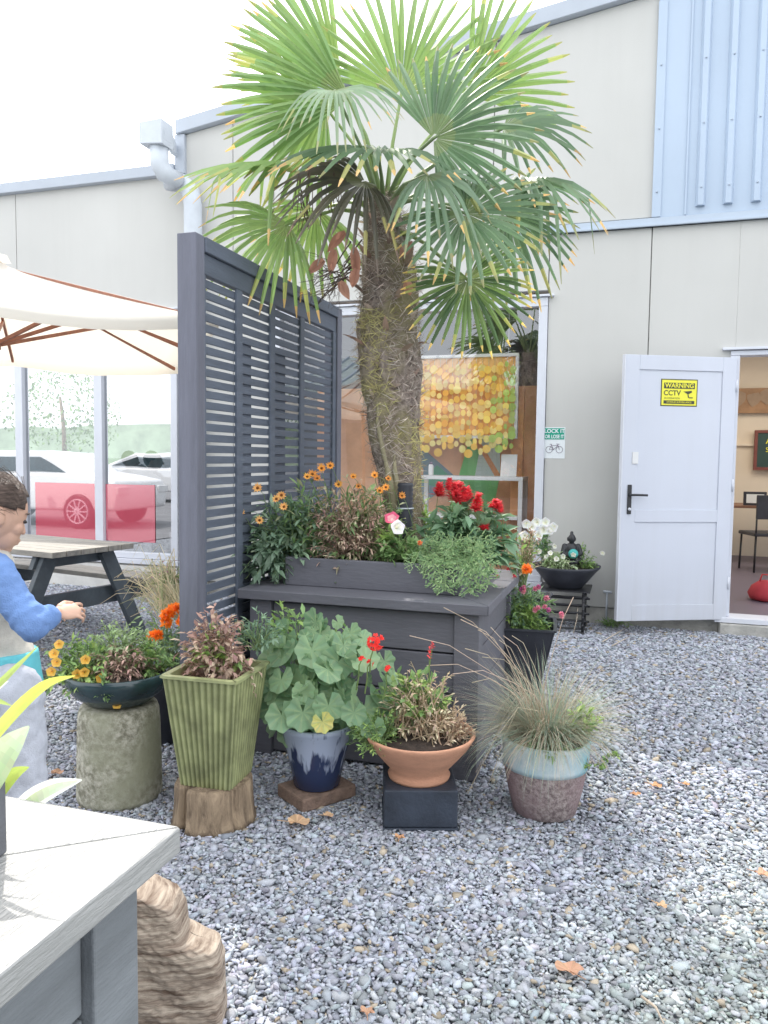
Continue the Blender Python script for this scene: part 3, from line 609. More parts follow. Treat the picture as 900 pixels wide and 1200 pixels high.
# console table
p0 = onY(486, 557, 7.18); p1 = onY(613, 559, 7.18); zt = p0.z
cn = thing('console_table', 'white open shelf table standing inside the window', 'table', (p0.x, 7.18, .131)); wn = p1.x - p0.x; hn = zt - .131
q = MB(); q.box((0, 0, hn - .035), (wn, .4, hn)); q.build('table_top', 'white', cn, .004)
for x in (0, wn - .045):
    for y in (0.005, .355): q = MB(); q.box((x + .002, y, 0), (x + .043, y + .04, hn - .0355)); q.build('leg', 'white', cn, .003)
q = MB(); q.box((.045, .01, hn - .40), (wn - .047, .39, hn - .37)); q.build('shelf', 'white', cn, .003)
for k, (px, w_, h_, mtn, lb, ct, nm) in enumerate([(492, .07, .09, 'terra', 'small brown jar at the left end of the white console', 'jar', 'brown_jar'), (505, .05, .13, 'white', 'slim white bottle on the white console', 'bottle', 'white_bottle')]):
    p_ = onY(px, 555, 7.28); j = thing(nm, lb, ct, (p_.x, 7.28, zt + .001)); q = MB(); q.lathe([(w_ * .45, 0), (w_ * .5, .01), (w_ * .5, h_ * .7), (w_ * .3, h_ * .82)], 16); q.build('body', mtn, j); q = MB(); q.lathe([(w_ * .33, h_ * .8205), (w_ * .33, h_)], 12); q.build('lid', 'signgrey', j)
p_ = onY(595, 553, 7.3); j = thing('leaflet_stand', 'white leaflet stand at the right end of the white console', 'stand', (p_.x, 7.3, zt + .001), None, 0)
q = MB(); q.prism([(-.07, 0, 0), (-.07, .004, 0), (-.07, .054, .21), (-.07, .05, .21)], (.15, 0, 0)); q.build('holder', 'white', j); q = MB(); q.box((-.07, .005, 0), (.08, .12, .004)); q.build('foot', 'white', j)
# red film on the left window, standing panels inside
mt_, nt_, b_ = newmat('red_film'); b_.inputs['Base Color'].default_value = (.62, .07, .12, 1); b_.inputs['Roughness'].default_value = .5
gl_ = N(nt_, 'ShaderNodeBsdfGlossy', Roughness=.02); gl_.inputs[0].default_value = (1, .8, .82, 1); mx_ = N(nt_, 'ShaderNodeMixShader', Fac=.30); nt_.links.new(b_.outputs[0], mx_.inputs[1]); nt_.links.new(gl_.outputs[0], mx_.inputs[2]); nt_.links.new(mx_.outputs[0], nt_.nodes['Material Output'].inputs[0]); M['redfilm'] = mt_
for k, (x0, x1) in enumerate([(onY(40, 600, WY).x, -5.365), (-5.255, onY(180, 600, WY).x)]):
    z0_, z1_ = onY(74, 631, WY).z, onY(74, 566, WY).z
    q = MB(); q.box((x0, WY + .022, z0_), (x1, WY + .027, z1_)); q = keep(q.build('film', 'redfilm'), wA); q['label'] = ['red film on the glass left of the middle mullion', 'red film on the glass right of the middle mullion'][k]

# ------------------------------------------------------------------ yard helpers
def atd(px, py, d): return CAM + ray(px, py) * d
def bc(px, py, r):
    """ground centre of a round base whose front edge shows at this pixel"""
    p = onZ(px, py); h = V((p.x, p.y, 0)).normalized(); return V((p.x, p.y, 0)) + h * r
def zat(py, pt, px=None):
    d = ray(450, py); h = math.hypot(pt.x, pt.y)
    # iterate on the pixel column of the point
    dd = V((pt.x, pt.y, 0)); dep = dd.dot(fw); x = 450 + F * dd.dot(rt) / max(dep, .1)
    d = ray(x, py); return CAM.z + d.z * h / math.hypot(d.x, d.y)
def mpp(pt): return V((pt.x, pt.y, -CAM.z * .4)).dot(fw) / F      # metres per pixel at that spot

# ------------------------------------------------------------------ timber planters
def planter(t, x0, x1, y0, y1, z, ix, iy, bw, bx, mats, zb, hb):
    """capped timber planter: base boards, posts, mitred top boards and a smaller raised box"""
    th = .045; m1, m2, m3 = mats
    for x in (x0 + ix, x1 - ix - .11):
        for y in (y0 + iy, y1 - iy - .11): post = MB(); post.box((x, y, 0), (x + .11, y + .11, z - th - .001)); keep(post.build('corner_post', m2, None, .004), t)
    bd = MB(); n = 4; hgt = (z - th - .02) / n
    for k in range(n):
        za, zb_ = .015 + k * hgt, .015 + (k + 1) * hgt - .008
        bd.box((x0 + ix + .112, y0 + iy + .02, za), (x1 - ix - .112, y0 + iy + .05, zb_)); bd.box((x0 + ix + .112, y1 - iy - .05, za), (x1 - ix - .112, y1 - iy - .02, zb_))
        bd.box((x0 + ix + .02, y0 + iy + .112, za), (x0 + ix + .05, y1 - iy - .112, zb_)); bd.box((x1 - ix - .05, y0 + iy + .112, za), (x1 - ix - .02, y1 - iy - .112, zb_))
    keep(bd.build('side_boards', m2, None, .004), t)
    tp = MB(); g = .0015; zt = z; zl = z - th
    o = [(x0, y0), (x1, y0), (x1, y1), (x0, y1)]; i_ = [(x0 + bx, y0 + bw), (x1 - bx, y0 + bw), (x1 - bx, y1 - bw), (x0 + bx, y1 - bw)]
    for k in range(4):
        a, b_, c, d = o[k], o[(k + 1) % 4], i_[(k + 1) % 4], i_[k]
        ux, uy = b_[0] - a[0], b_[1] - a[1]; l = math.hypot(ux, uy); ux /= l; uy /= l
        pts = [(a[0] + ux * g, a[1] + uy * g, zl), (b_[0] - ux * g, b_[1] - uy * g, zl), (c[0] - ux * g, c[1] - uy * g, zl), (d[0] + ux * g, d[1] + uy * g, zl)]
        tp.prism(pts, (0, 0, th))
    keep(tp.build('top_boards', m1, None, .004), t)
    ub = MB(); a0, b0, a1, b1 = x0 + bx - .012, y0 + bw - .012, x1 - bx + .012, y1 - bw + .012; w_ = .03
    ub.box((a0, b0, z + .001), (a1, b0 + w_, z + hb)); ub.box((a0, b1 - w_, z + .001), (a1, b1, z + hb)); ub.box((a0, b0 + w_ + .001, z + .001), (a0 + w_, b1 - w_ - .001, z + hb)); ub.box((a1 - w_, b0 + w_ + .001, z + .001), (a1, b1 - w_ - .001, z + hb))
    keep(ub.build('raised_box', m3, None, .004), t)
    so_ = MB(); n = 14
    vs = [(a0 + w_ + .001 + (a1 - a0 - 2 * w_ - .002) * i / n, b0 + w_ + .001 + (b1 - b0 - 2 * w_ - .002) * j / n, z + hb - .025 + rnd(-.012, .012)) for j in range(n + 1) for i in range(n + 1)]
    so_.add(vs, [(j * (n + 1) + i, j * (n + 1) + i + 1, (j + 1) * (n + 1) + i + 1, (j + 1) * (n + 1) + i) for j in range(n) for i in range(n)])
    keep(so_.build('soil', 'soil', None, 0, True), t)
PX0, PX1, PY0, PY1 = -1.72, -.54, 3.2, 4.32
pb = thing('planter_box', 'dark stained timber planter with wide top ledge holding the palm and bedding flowers', 'planter', (-1.1, 3.7, 0))
planter(pb, PX0, PX1, PY0, PY1, .785, .045, .04, .20, .17, ('charh', 'charh', 'charh'), 0, .135)
fp = thing('planter_box', 'pale topped timber planter cropped at the lower left corner in the foreground', 'planter', (-1.3, .5, 0))
planter(fp, -2.1, -.69, -.35, 1.09, .785, .05, .05, .175, .215, ('fgtop', 'fgside', 'char'), 0, .155)

# ------------------------------------------------------------------ slatted screen
SX = -1.78
sr = thing('slatted_screen', 'tall dark slatted timber privacy screen standing beside the palm planter', 'screen', (SX, 3.7, 0))
y0, y1, zt = 2.90, 4.64, 2.335
for y in (y0, y1 - .075):
    q = MB(); q.box((SX - .06, y, 0), (SX + .03, y + .075, zt)); keep(q.build('post', 'screenv', None, .005), sr)
q = MB(); q.box((SX - .045, y0 + .076, zt - .065), (SX + .035, y1 - .076, zt - .001)); q.box((SX - .02, y0 + .0765, zt - .155), (SX + .018, y1 - .0765, zt - .066)); keep(q.build('top_rail', 'screen', None, .004), sr)
q = MB(); q.box((SX - .02, y0 + .0765, .20), (SX + .018, y1 - .0765, .29)); keep(q.build('bottom_rail', 'screen', None, .004), sr)
zz = zt - .155 - .014; sl = MB(); pitch = .0478
while zz > .33:
    sl.box((SX - .006, y0 + .0765, zz - .034), (SX + .006, y1 - .0765, zz)); zz -= pitch
keep(sl.build('slats', 'screen', None, .0015), sr)
q = MB()
for y in (onX(279, 400, SX + .01).y, onX(318, 400, SX + .01).y, onX(353, 400, SX + .01).y):
    q.box((SX + .0065, y - .028, .291), (SX + .02, y + .028, zt - .156))
q.box((SX + .0065, y0 + .0765, .291), (SX + .02, y0 + .10, zt - .156)); q.box((SX + .0065, y1 - .125, .291), (SX + .02, y1 - .0765, zt - .156))
keep(q.build('batten', 'screen', None, .002), sr)
q = MB()
for xa, xb in ((284, 296), (321, 336)):
    q.box((SX - .022, onX(xa, 400, SX).y, .291), (SX - .0065, onX(xb, 400, SX).y, 1.95))
keep(q.build('shade_strip', 'screen', None, .002), sr)  # added strips closing slat gaps, standing in for shade
q = MB(); q.box((SX - .03, y0 + .08, .0), (SX + .0, y1 - .08, .15)); keep(q.build('kick_board', 'charh', None, .004), sr)

# ------------------------------------------------------------------ picnic table
E0, E1 = V((-3.613, 4.182, 0)), V((-3.478, 4.885, 0)); ww = (E1 - E0).length; wx = (E1 - E0).normalized(); lx = V((-wx.y, wx.x, 0))
pt_ = thing('picnic_table', 'dark stained A frame picnic table with weathered grey top under the umbrella', 'table', tuple(E0 + wx * ww / 2 + lx * .9))
def PT(l, w_, z): p = E0 + lx * l + wx * w_; return (p.x, p.y, z)
q = MB(); n = 6
for k in range(n):
    w0 = ww * k / n + .003; w1 = ww * (k + 1) / n - .003
    q.prism([PT(0, w0, .712), PT(0, w1, .712), PT(1.85, w1, .712), PT(1.85, w0, .712)], (0, 0, .038))
keep(q.build('table_top', 'tabletop', None, .003), pt_)
for l in (.20, 1.6):
    q = MB(); q.prism([PT(l, .0, .62), PT(l, .04, .711), PT(l, ww - .04, .711), PT(l, ww, .62)], tuple(lx * .045)); keep(q.build('apron', 'tableleg', None, .003), pt_)
    q = MB(); q.beam(PT(l + .06, -.42, .35), PT(l + .06, ww + .42, .35), .045, .13); keep(q.build('seat_bearer', 'tableleg', None, .003), pt_)
    for s_ in (0, 1):
        q = MB(); q.beam(PT(l + .022, ww * .5 - .14 if s_ == 0 else ww * .5 + .14, .69), PT(l + .022, -.33 if s_ == 0 else ww + .33, .02), .044, .12, (lx.x, lx.y, 0)) if False else q.beam(PT(l - .026, .12 if s_ == 0 else ww - .12, .70), PT(l - .026, -.22 if s_ == 0 else ww + .22, .0), .11, .044, tuple(lx)); keep(q.build('leg', 'tableleg', None, .003), pt_)
for s_ in (0, 1):
    q = MB(); a = -.43 if s_ == 0 else ww + .17
    for k in (0, 1): q.prism([PT(-.02, a + .135 * k, .417), PT(-.02, a + .13 + .135 * k, .417), PT(1.87, a + .13 + .135 * k, .417), PT(1.87, a + .135 * k, .417)], (0, 0, .038))
    keep(q.build('seat', 'tabletop', None, .003), pt_)

# ------------------------------------------------------------------ umbrella
_lat = V((rt.x, rt.y, 0)).normalized(); _dep = V((fw.x, fw.y, 0)).normalized()
UC = _lat * -2.27 + _dep * 4.5; e1 = (_lat * .94 + _dep * .34).normalized(); e2 = V((e1.y, -e1.x, 0)); hs_ = 1.13; zr, za = 2.07, 2.52
um = thing('patio_umbrella', 'large cream canvas umbrella with wooden ribs over the picnic table', 'umbrella', tuple(UC))
q = MB(); nr = 10; dirs = []
cs_ = [e1 + e2, e1, e1 - e2, -e2, -e1 - e2, -e1, e2 - e1, e2]
rim = []
for k in range(8):
    for s_ in range(6):
        a, b_ = cs_[k], cs_[(k + 1) % 8]; t = s_ / 6; d = a.lerp(b_, t); sag = .035 * math.sin(PI * t)
        rim.append((d * hs_ * (1 - .02 * math.sin(PI * t)), sag))
vs = [tuple(UC + V((0, 0, za + .02)))]; nn = len(rim)
for i in range(1, nr + 1):
    t = i / nr
    for d, sag in rim:
        z = za - (za - zr) * (t ** .80) - sag * t * t * 1.2 * (1 if i < nr else 1)
        vs.append((UC.x + d.x * t, UC.y + d.y * t, z))
fs = [(0, 1 + k, 1 + (k + 1) % nn) for k in range(nn)] + [(1 + (i - 1) * nn + k, 1 + i * nn + k, 1 + i * nn + (k + 1) % nn, 1 + (i - 1) * nn + (k + 1) % nn) for i in range(1, nr) for k in range(nn)]
vs2 = [(x, y, z - .10 + rnd(-.003, .003)) for x, y, z in vs[1 + (nr - 1) * nn:]]; o_ = len(vs); b0 = 1 + (nr - 1) * nn
vs += [(UC.x + (x - UC.x) * 1.004, UC.y + (y - UC.y) * 1.004, z + .055) for x, y, z in vs2]; fs += [(b0 + k, o_ + k, o_ + (k + 1) % nn, b0 + (k + 1) % nn) for k in range(nn)]
q.add(vs, fs, (.5, .5, .5), True); keep(q.build('canopy', 'canvas'), um)
q = MB(); t_ = [(UC.x + d.x * .09, UC.y + d.y * .09, za - .005) for d, _ in rim]; q.add([(UC.x, UC.y, za + .03)] + t_, [(0, 1 + k, 1 + (k + 1) % nn) for k in range(nn)], (.5,) * 3, True); keep(q.build('vent_cap', 'canvas'), um)
q = MB(); q.tube([UC, UC + V((0, 0, za + .03))], .024, 14); keep(q.build('pole', 'ribwood'), um)
q = MB(); q.lathe([(.01, za + .03), (.03, za + .06), (.012, za + .085), (.034, za + .115), (.02, za + .15), (.003, za + .165)], 14, (UC.x, UC.y, 0)); keep(q.build('finial', surf('finial_red', (.45, .16, .10), .5)), um)
for z_h in (za - .09, za - .52): q = MB(); q.lathe([(.05, z_h), (.05, z_h + .06)], 12, (UC.x, UC.y, 0)); keep(q.build('hub', 'ribwood'), um)
for k in range(8):
    d = cs_[k] * hs_; q = MB(); q.beam(UC + V((0, 0, za - .06)) + d * .03, UC + d * .985 + V((0, 0, zr - .012)), .016, .024); keep(q.build('rib', 'ribwood', None, .002), um)
    q = MB(); q.beam(UC + V((0, 0, za - .49)) + d * .03, UC + d * .5 + V((0, 0, zr + (za - zr) * .5 - .05)), .014, .022); keep(q.build('strut', 'ribwood', None, .002), um)
q = MB(); q.lathe([(.28, 0), (.28, .06), (.05, .09), (.04, .35)], 24, (UC.x, UC.y, 0)); keep(q.build('base', 'black'), um)

# ------------------------------------------------------------------ palm
PY = 3.85
PC = onY(474, 610, PY)
pm = thing('fan_palm', 'tall fan palm with shaggy fibrous trunk growing from the timber planter', 'palm tree', (PC.x, PY, .88))
cl_ = [(475, 655, .10), (474, 625, .095), (473, 600, .088), (469, 570, .098), (466, 540, .112), (461, 500, .128), (459, 460, .138), (456, 420, .146), (455, 385, .150), (456, 350, .142), (457, 315, .130), (454, 285, .105), (450, 255, .080), (448, 228, .055)]
cl3 = []
for i in range(len(cl_) - 1):
    for s_ in range(5):
        t = s_ / 5; a, b_ = cl_[i], cl_[i + 1]; p_ = onY(a[0] + (b_[0] - a[0]) * t, a[1] + (b_[1] - a[1]) * t, PY); cl3.append((V((p_.x, p_.y, p_.z)), (a[2] + (b_[2] - a[2]) * t) * 1.05))
cl3.append((onY(448, 228, PY), .055))
q = MB(); n = 44; vs = []
for i, (p_, r_) in enumerate(cl3):
    for k in range(n):
        a = 2 * PI * k / n; nz = noise.noise(V((math.cos(a) * 2.2, math.sin(a) * 2.2, p_.z * 6))) * .16 + noise.noise(V((math.cos(a) * 7, math.sin(a) * 7, p_.z * 3))) * .12
        nz += .05 * ((p_.z * 9 + a / PI) % 1)
        rr_ = r_ * (1 + nz - .03); vs.append((p_.x + rr_ * math.cos(a), p_.y + rr_ * math.sin(a), p_.z))
m_ = len(cl3); q.add(vs, [(i * n + k, i * n + (k + 1) % n, (i + 1) * n + (k + 1) % n, (i + 1) * n + k) for i in range(m_ - 1) for k in range(n)] + [tuple(range((m_ - 1) * n, m_ * n))], (.5,) * 3, True)
trk = keep(q.build('trunk', 'barktrunk'), pm)
def trunk_at(z):
    for i in range(len(cl3) - 1):
        if cl3[i + 1][0].z >= z: t = (z - cl3[i][0].z) / max(1e-6, cl3[i + 1][0].z - cl3[i][0].z); return cl3[i][0].lerp(cl3[i + 1][0], max(0, min(1, t))), cl3[i][1]
    return cl3[-1][0], cl3[-1][1]
zlo, zhi = cl3[0][0].z + .05, cl3[-1][0].z
q = MB(); ZU_ = V((0, 0, 1))
for k in range(9000):      # loose fibre mat
    z = zlo + (zhi - zlo) * rnd(0, 1) ** .8; c_, r_ = trunk_at(z); a = rnd(0, 2 * PI); o_ = V((math.cos(a), math.sin(a), 0)); tn = V((-o_.y, o_.x, 0))
    p_ = c_ + o_ * r_ * rnd(.96, 1.06); sgn = 1 if rnd(0, 1) < .5 else -1
    d = (tn * sgn * rnd(.1, .9) + V((0, 0, rnd(-.9, .5))) + o_ * rnd(.05, .55)).normalized()
    moss = noise.noise(V((o_.x * 1.5, o_.y * 1.5, z * 3))) > .12 and z < 2.15
    cc_ = jit((.40, .36, .13) if moss else random.choice([(.40, .33, .28), (.29, .23, .19), (.50, .44, .38), (.20, .155, .13)]), .3)
    q.blade(p_, d, o_, rnd(.03, .10), rnd(.0016, .0045), cc_, rnd(.2, 1.2), 2)
for k in range(54):        # old petiole stubs
    z = zlo + .62 + (zhi - zlo - .7) * (k / 54); c_, r_ = trunk_at(z); a = k * 2.4; o_ = V((math.cos(a), math.sin(a), 0))
    p_ = c_ + o_ * r_ * .92; L_ = rnd(.05, .10) if z > 1.9 else rnd(.03, .055)
    dn_ = (o_ + ZU_ * rnd(.3, 1.2)).normalized(); q.blade(p_, dn_, ZU_ - o_ * .5, L_ * rnd(1.0, 1.7), rnd(.03, .055), jit(random.choice([(.30, .20, .15), (.22, .15, .11), (.38, .30, .23)]), .2), rnd(-.6, .9), 4, .25)
keep(q.build('trunk_fibre', 'dry'), pm)
for (a, z0, z1) in ((-1.78, 1.0, 1.68), (-1.35, .98, 1.42)):   # long bare leaf bases low on the trunk
    q = MB(); pts = []
    for s_ in range(7):
        z = z0 + (z1 - z0) * s_ / 6; c_, r_ = trunk_at(z); pts.append(c_ + V((math.cos(a + .1 * math.sin(s_)), math.sin(a + .1 * math.sin(s_)), 0)) * (r_ * 1.0 + .002))
    q.tube(pts, [.020, .024, .022, .018, .015, .012, .005], 7, random.choice([(.36, .31, .25), (.30, .27, .17), (.33, .29, .25)])); keep(q.build('leaf_base', 'attr'), pm)

def fan(hub, mid, nrm, Rb, span=5.3, n=38, droop=.25, g1=(.115, .22, .045), g2=(.17, .30, .06), tip=(.62, .36, .05), ptip=.5, root=None, name='frond', fr=.0):
    mb = MB(); mid = mid.normalized(); nrm = (nrm - mid * nrm.dot(mid)).normalized(); side = nrm.cross(mid)
    da = span / n
    for i in range(n):
        a = -span / 2 + da * (i + .5) + rnd(-.02, .02); L_ = Rb * (.80 + .20 * math.cos(a * .55)) * rnd(.93, 1.05)
        d = mid * math.cos(a) + side * math.sin(a); tn = side * math.cos(a) - mid * math.sin(a)
        cbase = mixc(g1, g2, rnd(0, 1)); td = droop * rnd(.4, 1.7); tw = rnd(-.25, .25); vs = []; fs = []; cs = []
        brk = rnd(.55, .8) if rnd(0, 1) < fr else 2
        st = [.04, .22, .42, .60, .77, .92, 1.0]; fused = .48
        for j, t in enumerate(st):
            r_ = L_ * t; w_ = da * r_ * .5 * 1.02 if t <= fused else da * L_ * fused * .5 * (1.10 - .95 * (t - fused) / (1 - fused)) ** .5
            if t == 1.0: w_ *= .35
            sag = td * max(0, t - .35) ** 1.9 * L_ * 1.1; sg = V((0, 0, -sag))
            if t > brk: sg = sg + V((0, 0, -(t - brk) * L_ * 1.0)) - d * (t - brk) * L_ * .7
            lift = nrm * (w_ * .55); p_ = hub + d * r_ + sg + nrm * (.06 * math.sin(t * PI) * L_)
            tt = (tn + nrm * tw * t)
            vs += [p_ - tt * w_ - lift, p_ + lift * .6, p_ + tt * w_ - lift]
        for j in range(6):
            tj = st[j + 1]; cc_ = cbase
            if tj > .99: cc_ = jit(tip, .3) if rnd(0, 1) < ptip else mixc(cbase, tip, .3)
            elif tj > .9 and rnd(0, 1) < ptip * .6: cc_ = mixc(cbase, (.55, .50, .07), .6)
            if tj < .25: cc_ = mixc(cbase, (.30, .34, .10), .4)
            for k in (0, 1): fs.append((j * 3 + k, j * 3 + k + 1, j * 3 + k + 4, j * 3 + k + 3)); cs.append(jit(cc_, .06))
        mb.add(vs, fs, cs)
    o = keep(mb.build(name, 'palm'), pm)
    if root is not None:
        pt = MB(); md = root.lerp(hub, .5) + V((0, 0, .05 + .04 * rnd(0, 1))); pt.tube([root, root.lerp(md, .6) + V((0, 0, .02)), md, hub.lerp(md, .4), hub, hub + mid * Rb * .06], [.015, .012, .009, .008, .008, .006], 6, mixc(g2, (.3, .36, .12), .4)); oo = pt.build('petiole', 'palm'); oo.parent = o; bpy.context.view_layer.update(); oo.matrix_parent_inverse = o.matrix_world.inverted()
    return o
Ax = rt; Az = up; Ac = -fw        # screen right, screen up, towards the viewer
def fr_(hx, hy, dep, mx_, my_, mc, nx, ny, nc, Rpx, **k):
    hub = atd(hx, hy, dep); mid = Ax * mx_ - Az * my_ + Ac * mc; nr_ = Ax * nx - Az * ny + Ac * nc
    c_, _ = trunk_at(zhi - .12 + rnd(-.1, .08)); fan(hub, mid, nr_, Rpx * dep / F, root=c_, **k)
D0 = V((PC.x, PY, 1.2)).dot(fw)      # depth of the crown
YG = dict(g1=(.17, .30, .05), g2=(.26, .42, .08))
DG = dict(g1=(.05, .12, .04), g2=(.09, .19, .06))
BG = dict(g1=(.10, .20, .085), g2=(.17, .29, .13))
# position of hub in the photo, depth, direction of the midrib, facing, radius in photo pixels
fr_(470, 112, D0 + .05, .08, -1, .0, 0, .1, 1, 136, span=3.0, n=24, droop=.02, ptip=.1, **YG)
fr_(408, 115, D0 - .05, -1, -.22, .1, -.05, .3, 1, 152, span=1.9, n=17, droop=.12, ptip=.15, g1=(.13, .26, .05), g2=(.22, .38, .09))
fr_(400, 95, D0 + .2, -.75, -.62, 0, .0, .5, .9, 140, span=1.7, n=15, droop=.05, ptip=.2, **YG)
fr_(382, 126, D0 + .1, -.9, .40, .15, -.1, .3, 1, 125, span=2.6, n=19, droop=.15, ptip=.1, **YG)
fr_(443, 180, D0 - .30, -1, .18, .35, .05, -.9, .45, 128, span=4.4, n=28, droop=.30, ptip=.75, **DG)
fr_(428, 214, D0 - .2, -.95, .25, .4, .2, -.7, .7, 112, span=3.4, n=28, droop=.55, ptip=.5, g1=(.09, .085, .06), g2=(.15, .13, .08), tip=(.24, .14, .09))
fr_(345, 200, D0 + .05, -1, .10, .2, 0, -.9, .35, 142, span=2.6, n=24, droop=.35, ptip=.6, fr=.3, **YG)
fr_(338, 262, D0 - .05, -.75, .62, .3, .3, -.5, .8, 108, span=2.6, n=19, droop=.4, ptip=.5, **YG)
fr_(508, 162, D0 - .35, .9, -.42, .3, -.1, -.15, 1, 125, span=3.8, n=27, droop=.15, ptip=.45, **BG)
fr_(548, 112, D0 + .12, .80, -.62, 0, -.2, .4, .9, 130, span=1.9, n=17, droop=.08, ptip=.3, **YG)
fr_(590, 150, D0 - .1, .95, .1, .2, .1, -.6, .8, 100, span=3.0, n=21, droop=.4, ptip=.4, **BG)
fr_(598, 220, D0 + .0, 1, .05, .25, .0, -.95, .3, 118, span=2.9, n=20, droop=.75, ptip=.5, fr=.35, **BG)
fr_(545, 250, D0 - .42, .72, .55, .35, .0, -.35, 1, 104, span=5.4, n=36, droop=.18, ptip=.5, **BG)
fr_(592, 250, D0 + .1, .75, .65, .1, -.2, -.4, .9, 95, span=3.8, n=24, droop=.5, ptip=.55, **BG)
fr_(548, 328, D0 - .30, .25, .95, .1, -.1, -.3, 1, 86, span=4.9, n=34, droop=.18, ptip=.9, g1=(.06, .13, .035), g2=(.20, .33, .05), tip=(.75, .50, .04))
fr_(392, 106, D0 - .42, .35, .5, .6, .0, -.7, .6, 82, span=3.0, n=22, droop=.8, ptip=.1, g1=(.20, .32, .15), g2=(.30, .42, .24))
fr_(500, 205, D0 - .45, .5, .75, .5, .0, -.6, .7, 84, span=2.6, n=15, droop=.9, ptip=.4, g1=(.14, .24, .12), g2=(.22, .34, .2))
fr_(370, 245, D0 + .25, -.4, .9, -.1, .1, -.3, 1, 85, span=3.0, n=17, droop=.5, ptip=.5, **YG)
# dead spathes and fruit stalks on the left of the crown
q = MB()
for (px, py, dx, dy, L_) in ((405, 272, -.75, .65, .14), (392, 292, -.2, 1, .13), (380, 305, -.8, .6, .11), (415, 290, .1, 1, .16), (398, 330, .5, .9, .10), (418, 315, -.3, 1, .10), (470, 300, .5, -.7, .10), (476, 330, .3, .9, .07)):
    p_ = atd(px, py, D0 - .16); q = MB(); q.blade(p_, Ax * dx - Az * dy, Ac, L_, .05, jit((.34, .16, .10), .2), rnd(.3, 1), 5, .5); keep(q.build('dead_spathe', 'dry'), pm)
q = MB()
def twig(mb, p, d, L_, r_, dep, c):
    pts = [p]; dd = d.copy()
    for s_ in range(4): dd = (dd + rv() * .28).normalized(); pts.append(pts[-1] + dd * L_ / 4)
    mb.tube(pts, [r_, r_ * .85, r_ * .7, r_ * .6, r_ * .4], 4, c)
    if dep:
        for k in range(4): twig(mb, pts[random.randint(1, 4)], (dd + rv() * .9).normalized(), L_ * rnd(.4, .7), r_ * .55, dep - 1, c)
for k in range(9):
    p_ = atd(rnd(405, 425), rnd(270, 340), D0 - .12); twig(q, p_, (-Ax * rnd(.3, 1) - Az * rnd(.2, 1.2) + Ac * rnd(-.4, .4)).normalized(), rnd(.14, .26), .0042, 2, jit((.10, .075, .06), .3))
for k in range(22):
    p_ = atd(rnd(350, 400), rnd(195, 225), D0 - .25); q.tube([p_, p_ + V((rnd(-.01, .01), 0, -.06)), p_ + V((rnd(-.03, .03), rnd(-.02, .02), -rnd(.1, .2)))], .0022, 4, jit((.16, .10, .08), .3))
keep(q.build('dead_stalks', 'attr'), pm)
# ------------------------------------------------------------------ plants
GR = [(.13, .24, .06), (.17, .30, .08), (.10, .19, .06), (.20, .33, .10)]
YGR = [(.24, .38, .07), (.32, .46, .09), (.20, .34, .08)]
BGR = [(.16, .27, .16), (.21, .33, .20), (.13, .22, .14)]
DRY = [(.42, .31, .21), (.34, .24, .16), (.50, .40, .28), (.28, .19, .14)]
STRAW = [(.48, .42, .26), (.55, .48, .30), (.40, .33, .20), (.34, .36, .18)]
BRN = [(.38, .22, .17), (.30, .17, .14), (.45, .29, .22)]
ZU = V((0, 0, 1))
def stem(mb, a, b, r_=.002, c=(.2, .28, .1), bow=.15):
    a = V(a); b = V(b); L_ = (b - a).length; m1 = a.lerp(b, .35) + ZU * L_ * bow * .6 + rv() * L_ * .05; m2 = a.lerp(b, .7) + ZU * L_ * bow + rv() * L_ * .05
    mb.tube([a, m1, m2, b], [r_ * 1.3, r_, r_ * .9, r_ * .6], 4, c, False, False); return [a, m1, m2, b]
def dome(c, rx, ry, rz, lo=-.15):
    while True:
        v = V((rnd(-1, 1), rnd(-1, 1), rnd(lo, 1)))
        if v.length < 1: break
    v = v.normalized() * (rnd(.25, 1) ** .45)
    return V((c[0] + v.x * rx, c[1] + v.y * ry, c[2] + v.z * rz)), v
def bush(mb, c, rad, nst, per, L_, W, cols, root=None, bend=.5, base_r=.3, scol=(.2, .28, .1), lo=-.1, sr_=.0016, nseg=2, along=.35):
    """leafy plant: thin stems fan out of the soil, leaves set along each"""
    c = V(c); rt_ = V(root) if root is not None else c - ZU * rad[2] * .2
    for k in range(nst):
        tip, v = dome(c, rad[0], rad[1], rad[2], lo)
        st = rt_ + V((rnd(-1, 1) * rad[0] * base_r, rnd(-1, 1) * rad[1] * base_r, 0)); P = stem(mb, st, tip, sr_, jit(scol, .2), .12)
        for i in range(per):
            t = along + (1 - along) * (i + rnd(0, 1)) / per; j = min(2, int(t * 3)); p_ = P[j].lerp(P[j + 1], t * 3 - j)
            d = ((P[j + 1] - P[j]).normalized() * .5 + rv() * .8 + V((v.x, v.y, .25)) * .5).normalized()
            s_ = rnd(.65, 1.15); mb.blade(p_, d, ZU + rv() * .5, L_ * s_, W * s_, jit(random.choice(cols), .2), rnd(.1, 1) * bend, nseg, .18)
def petal(mb, c, d, n, L_, W, col_, tipc=None):
    mb.blade(c, d, n, L_, W, col_, -.25, 2, .05, tipc, prof=lambda t: (.45, 1.0, .75)[min(2, int(t * 2 + .01))])
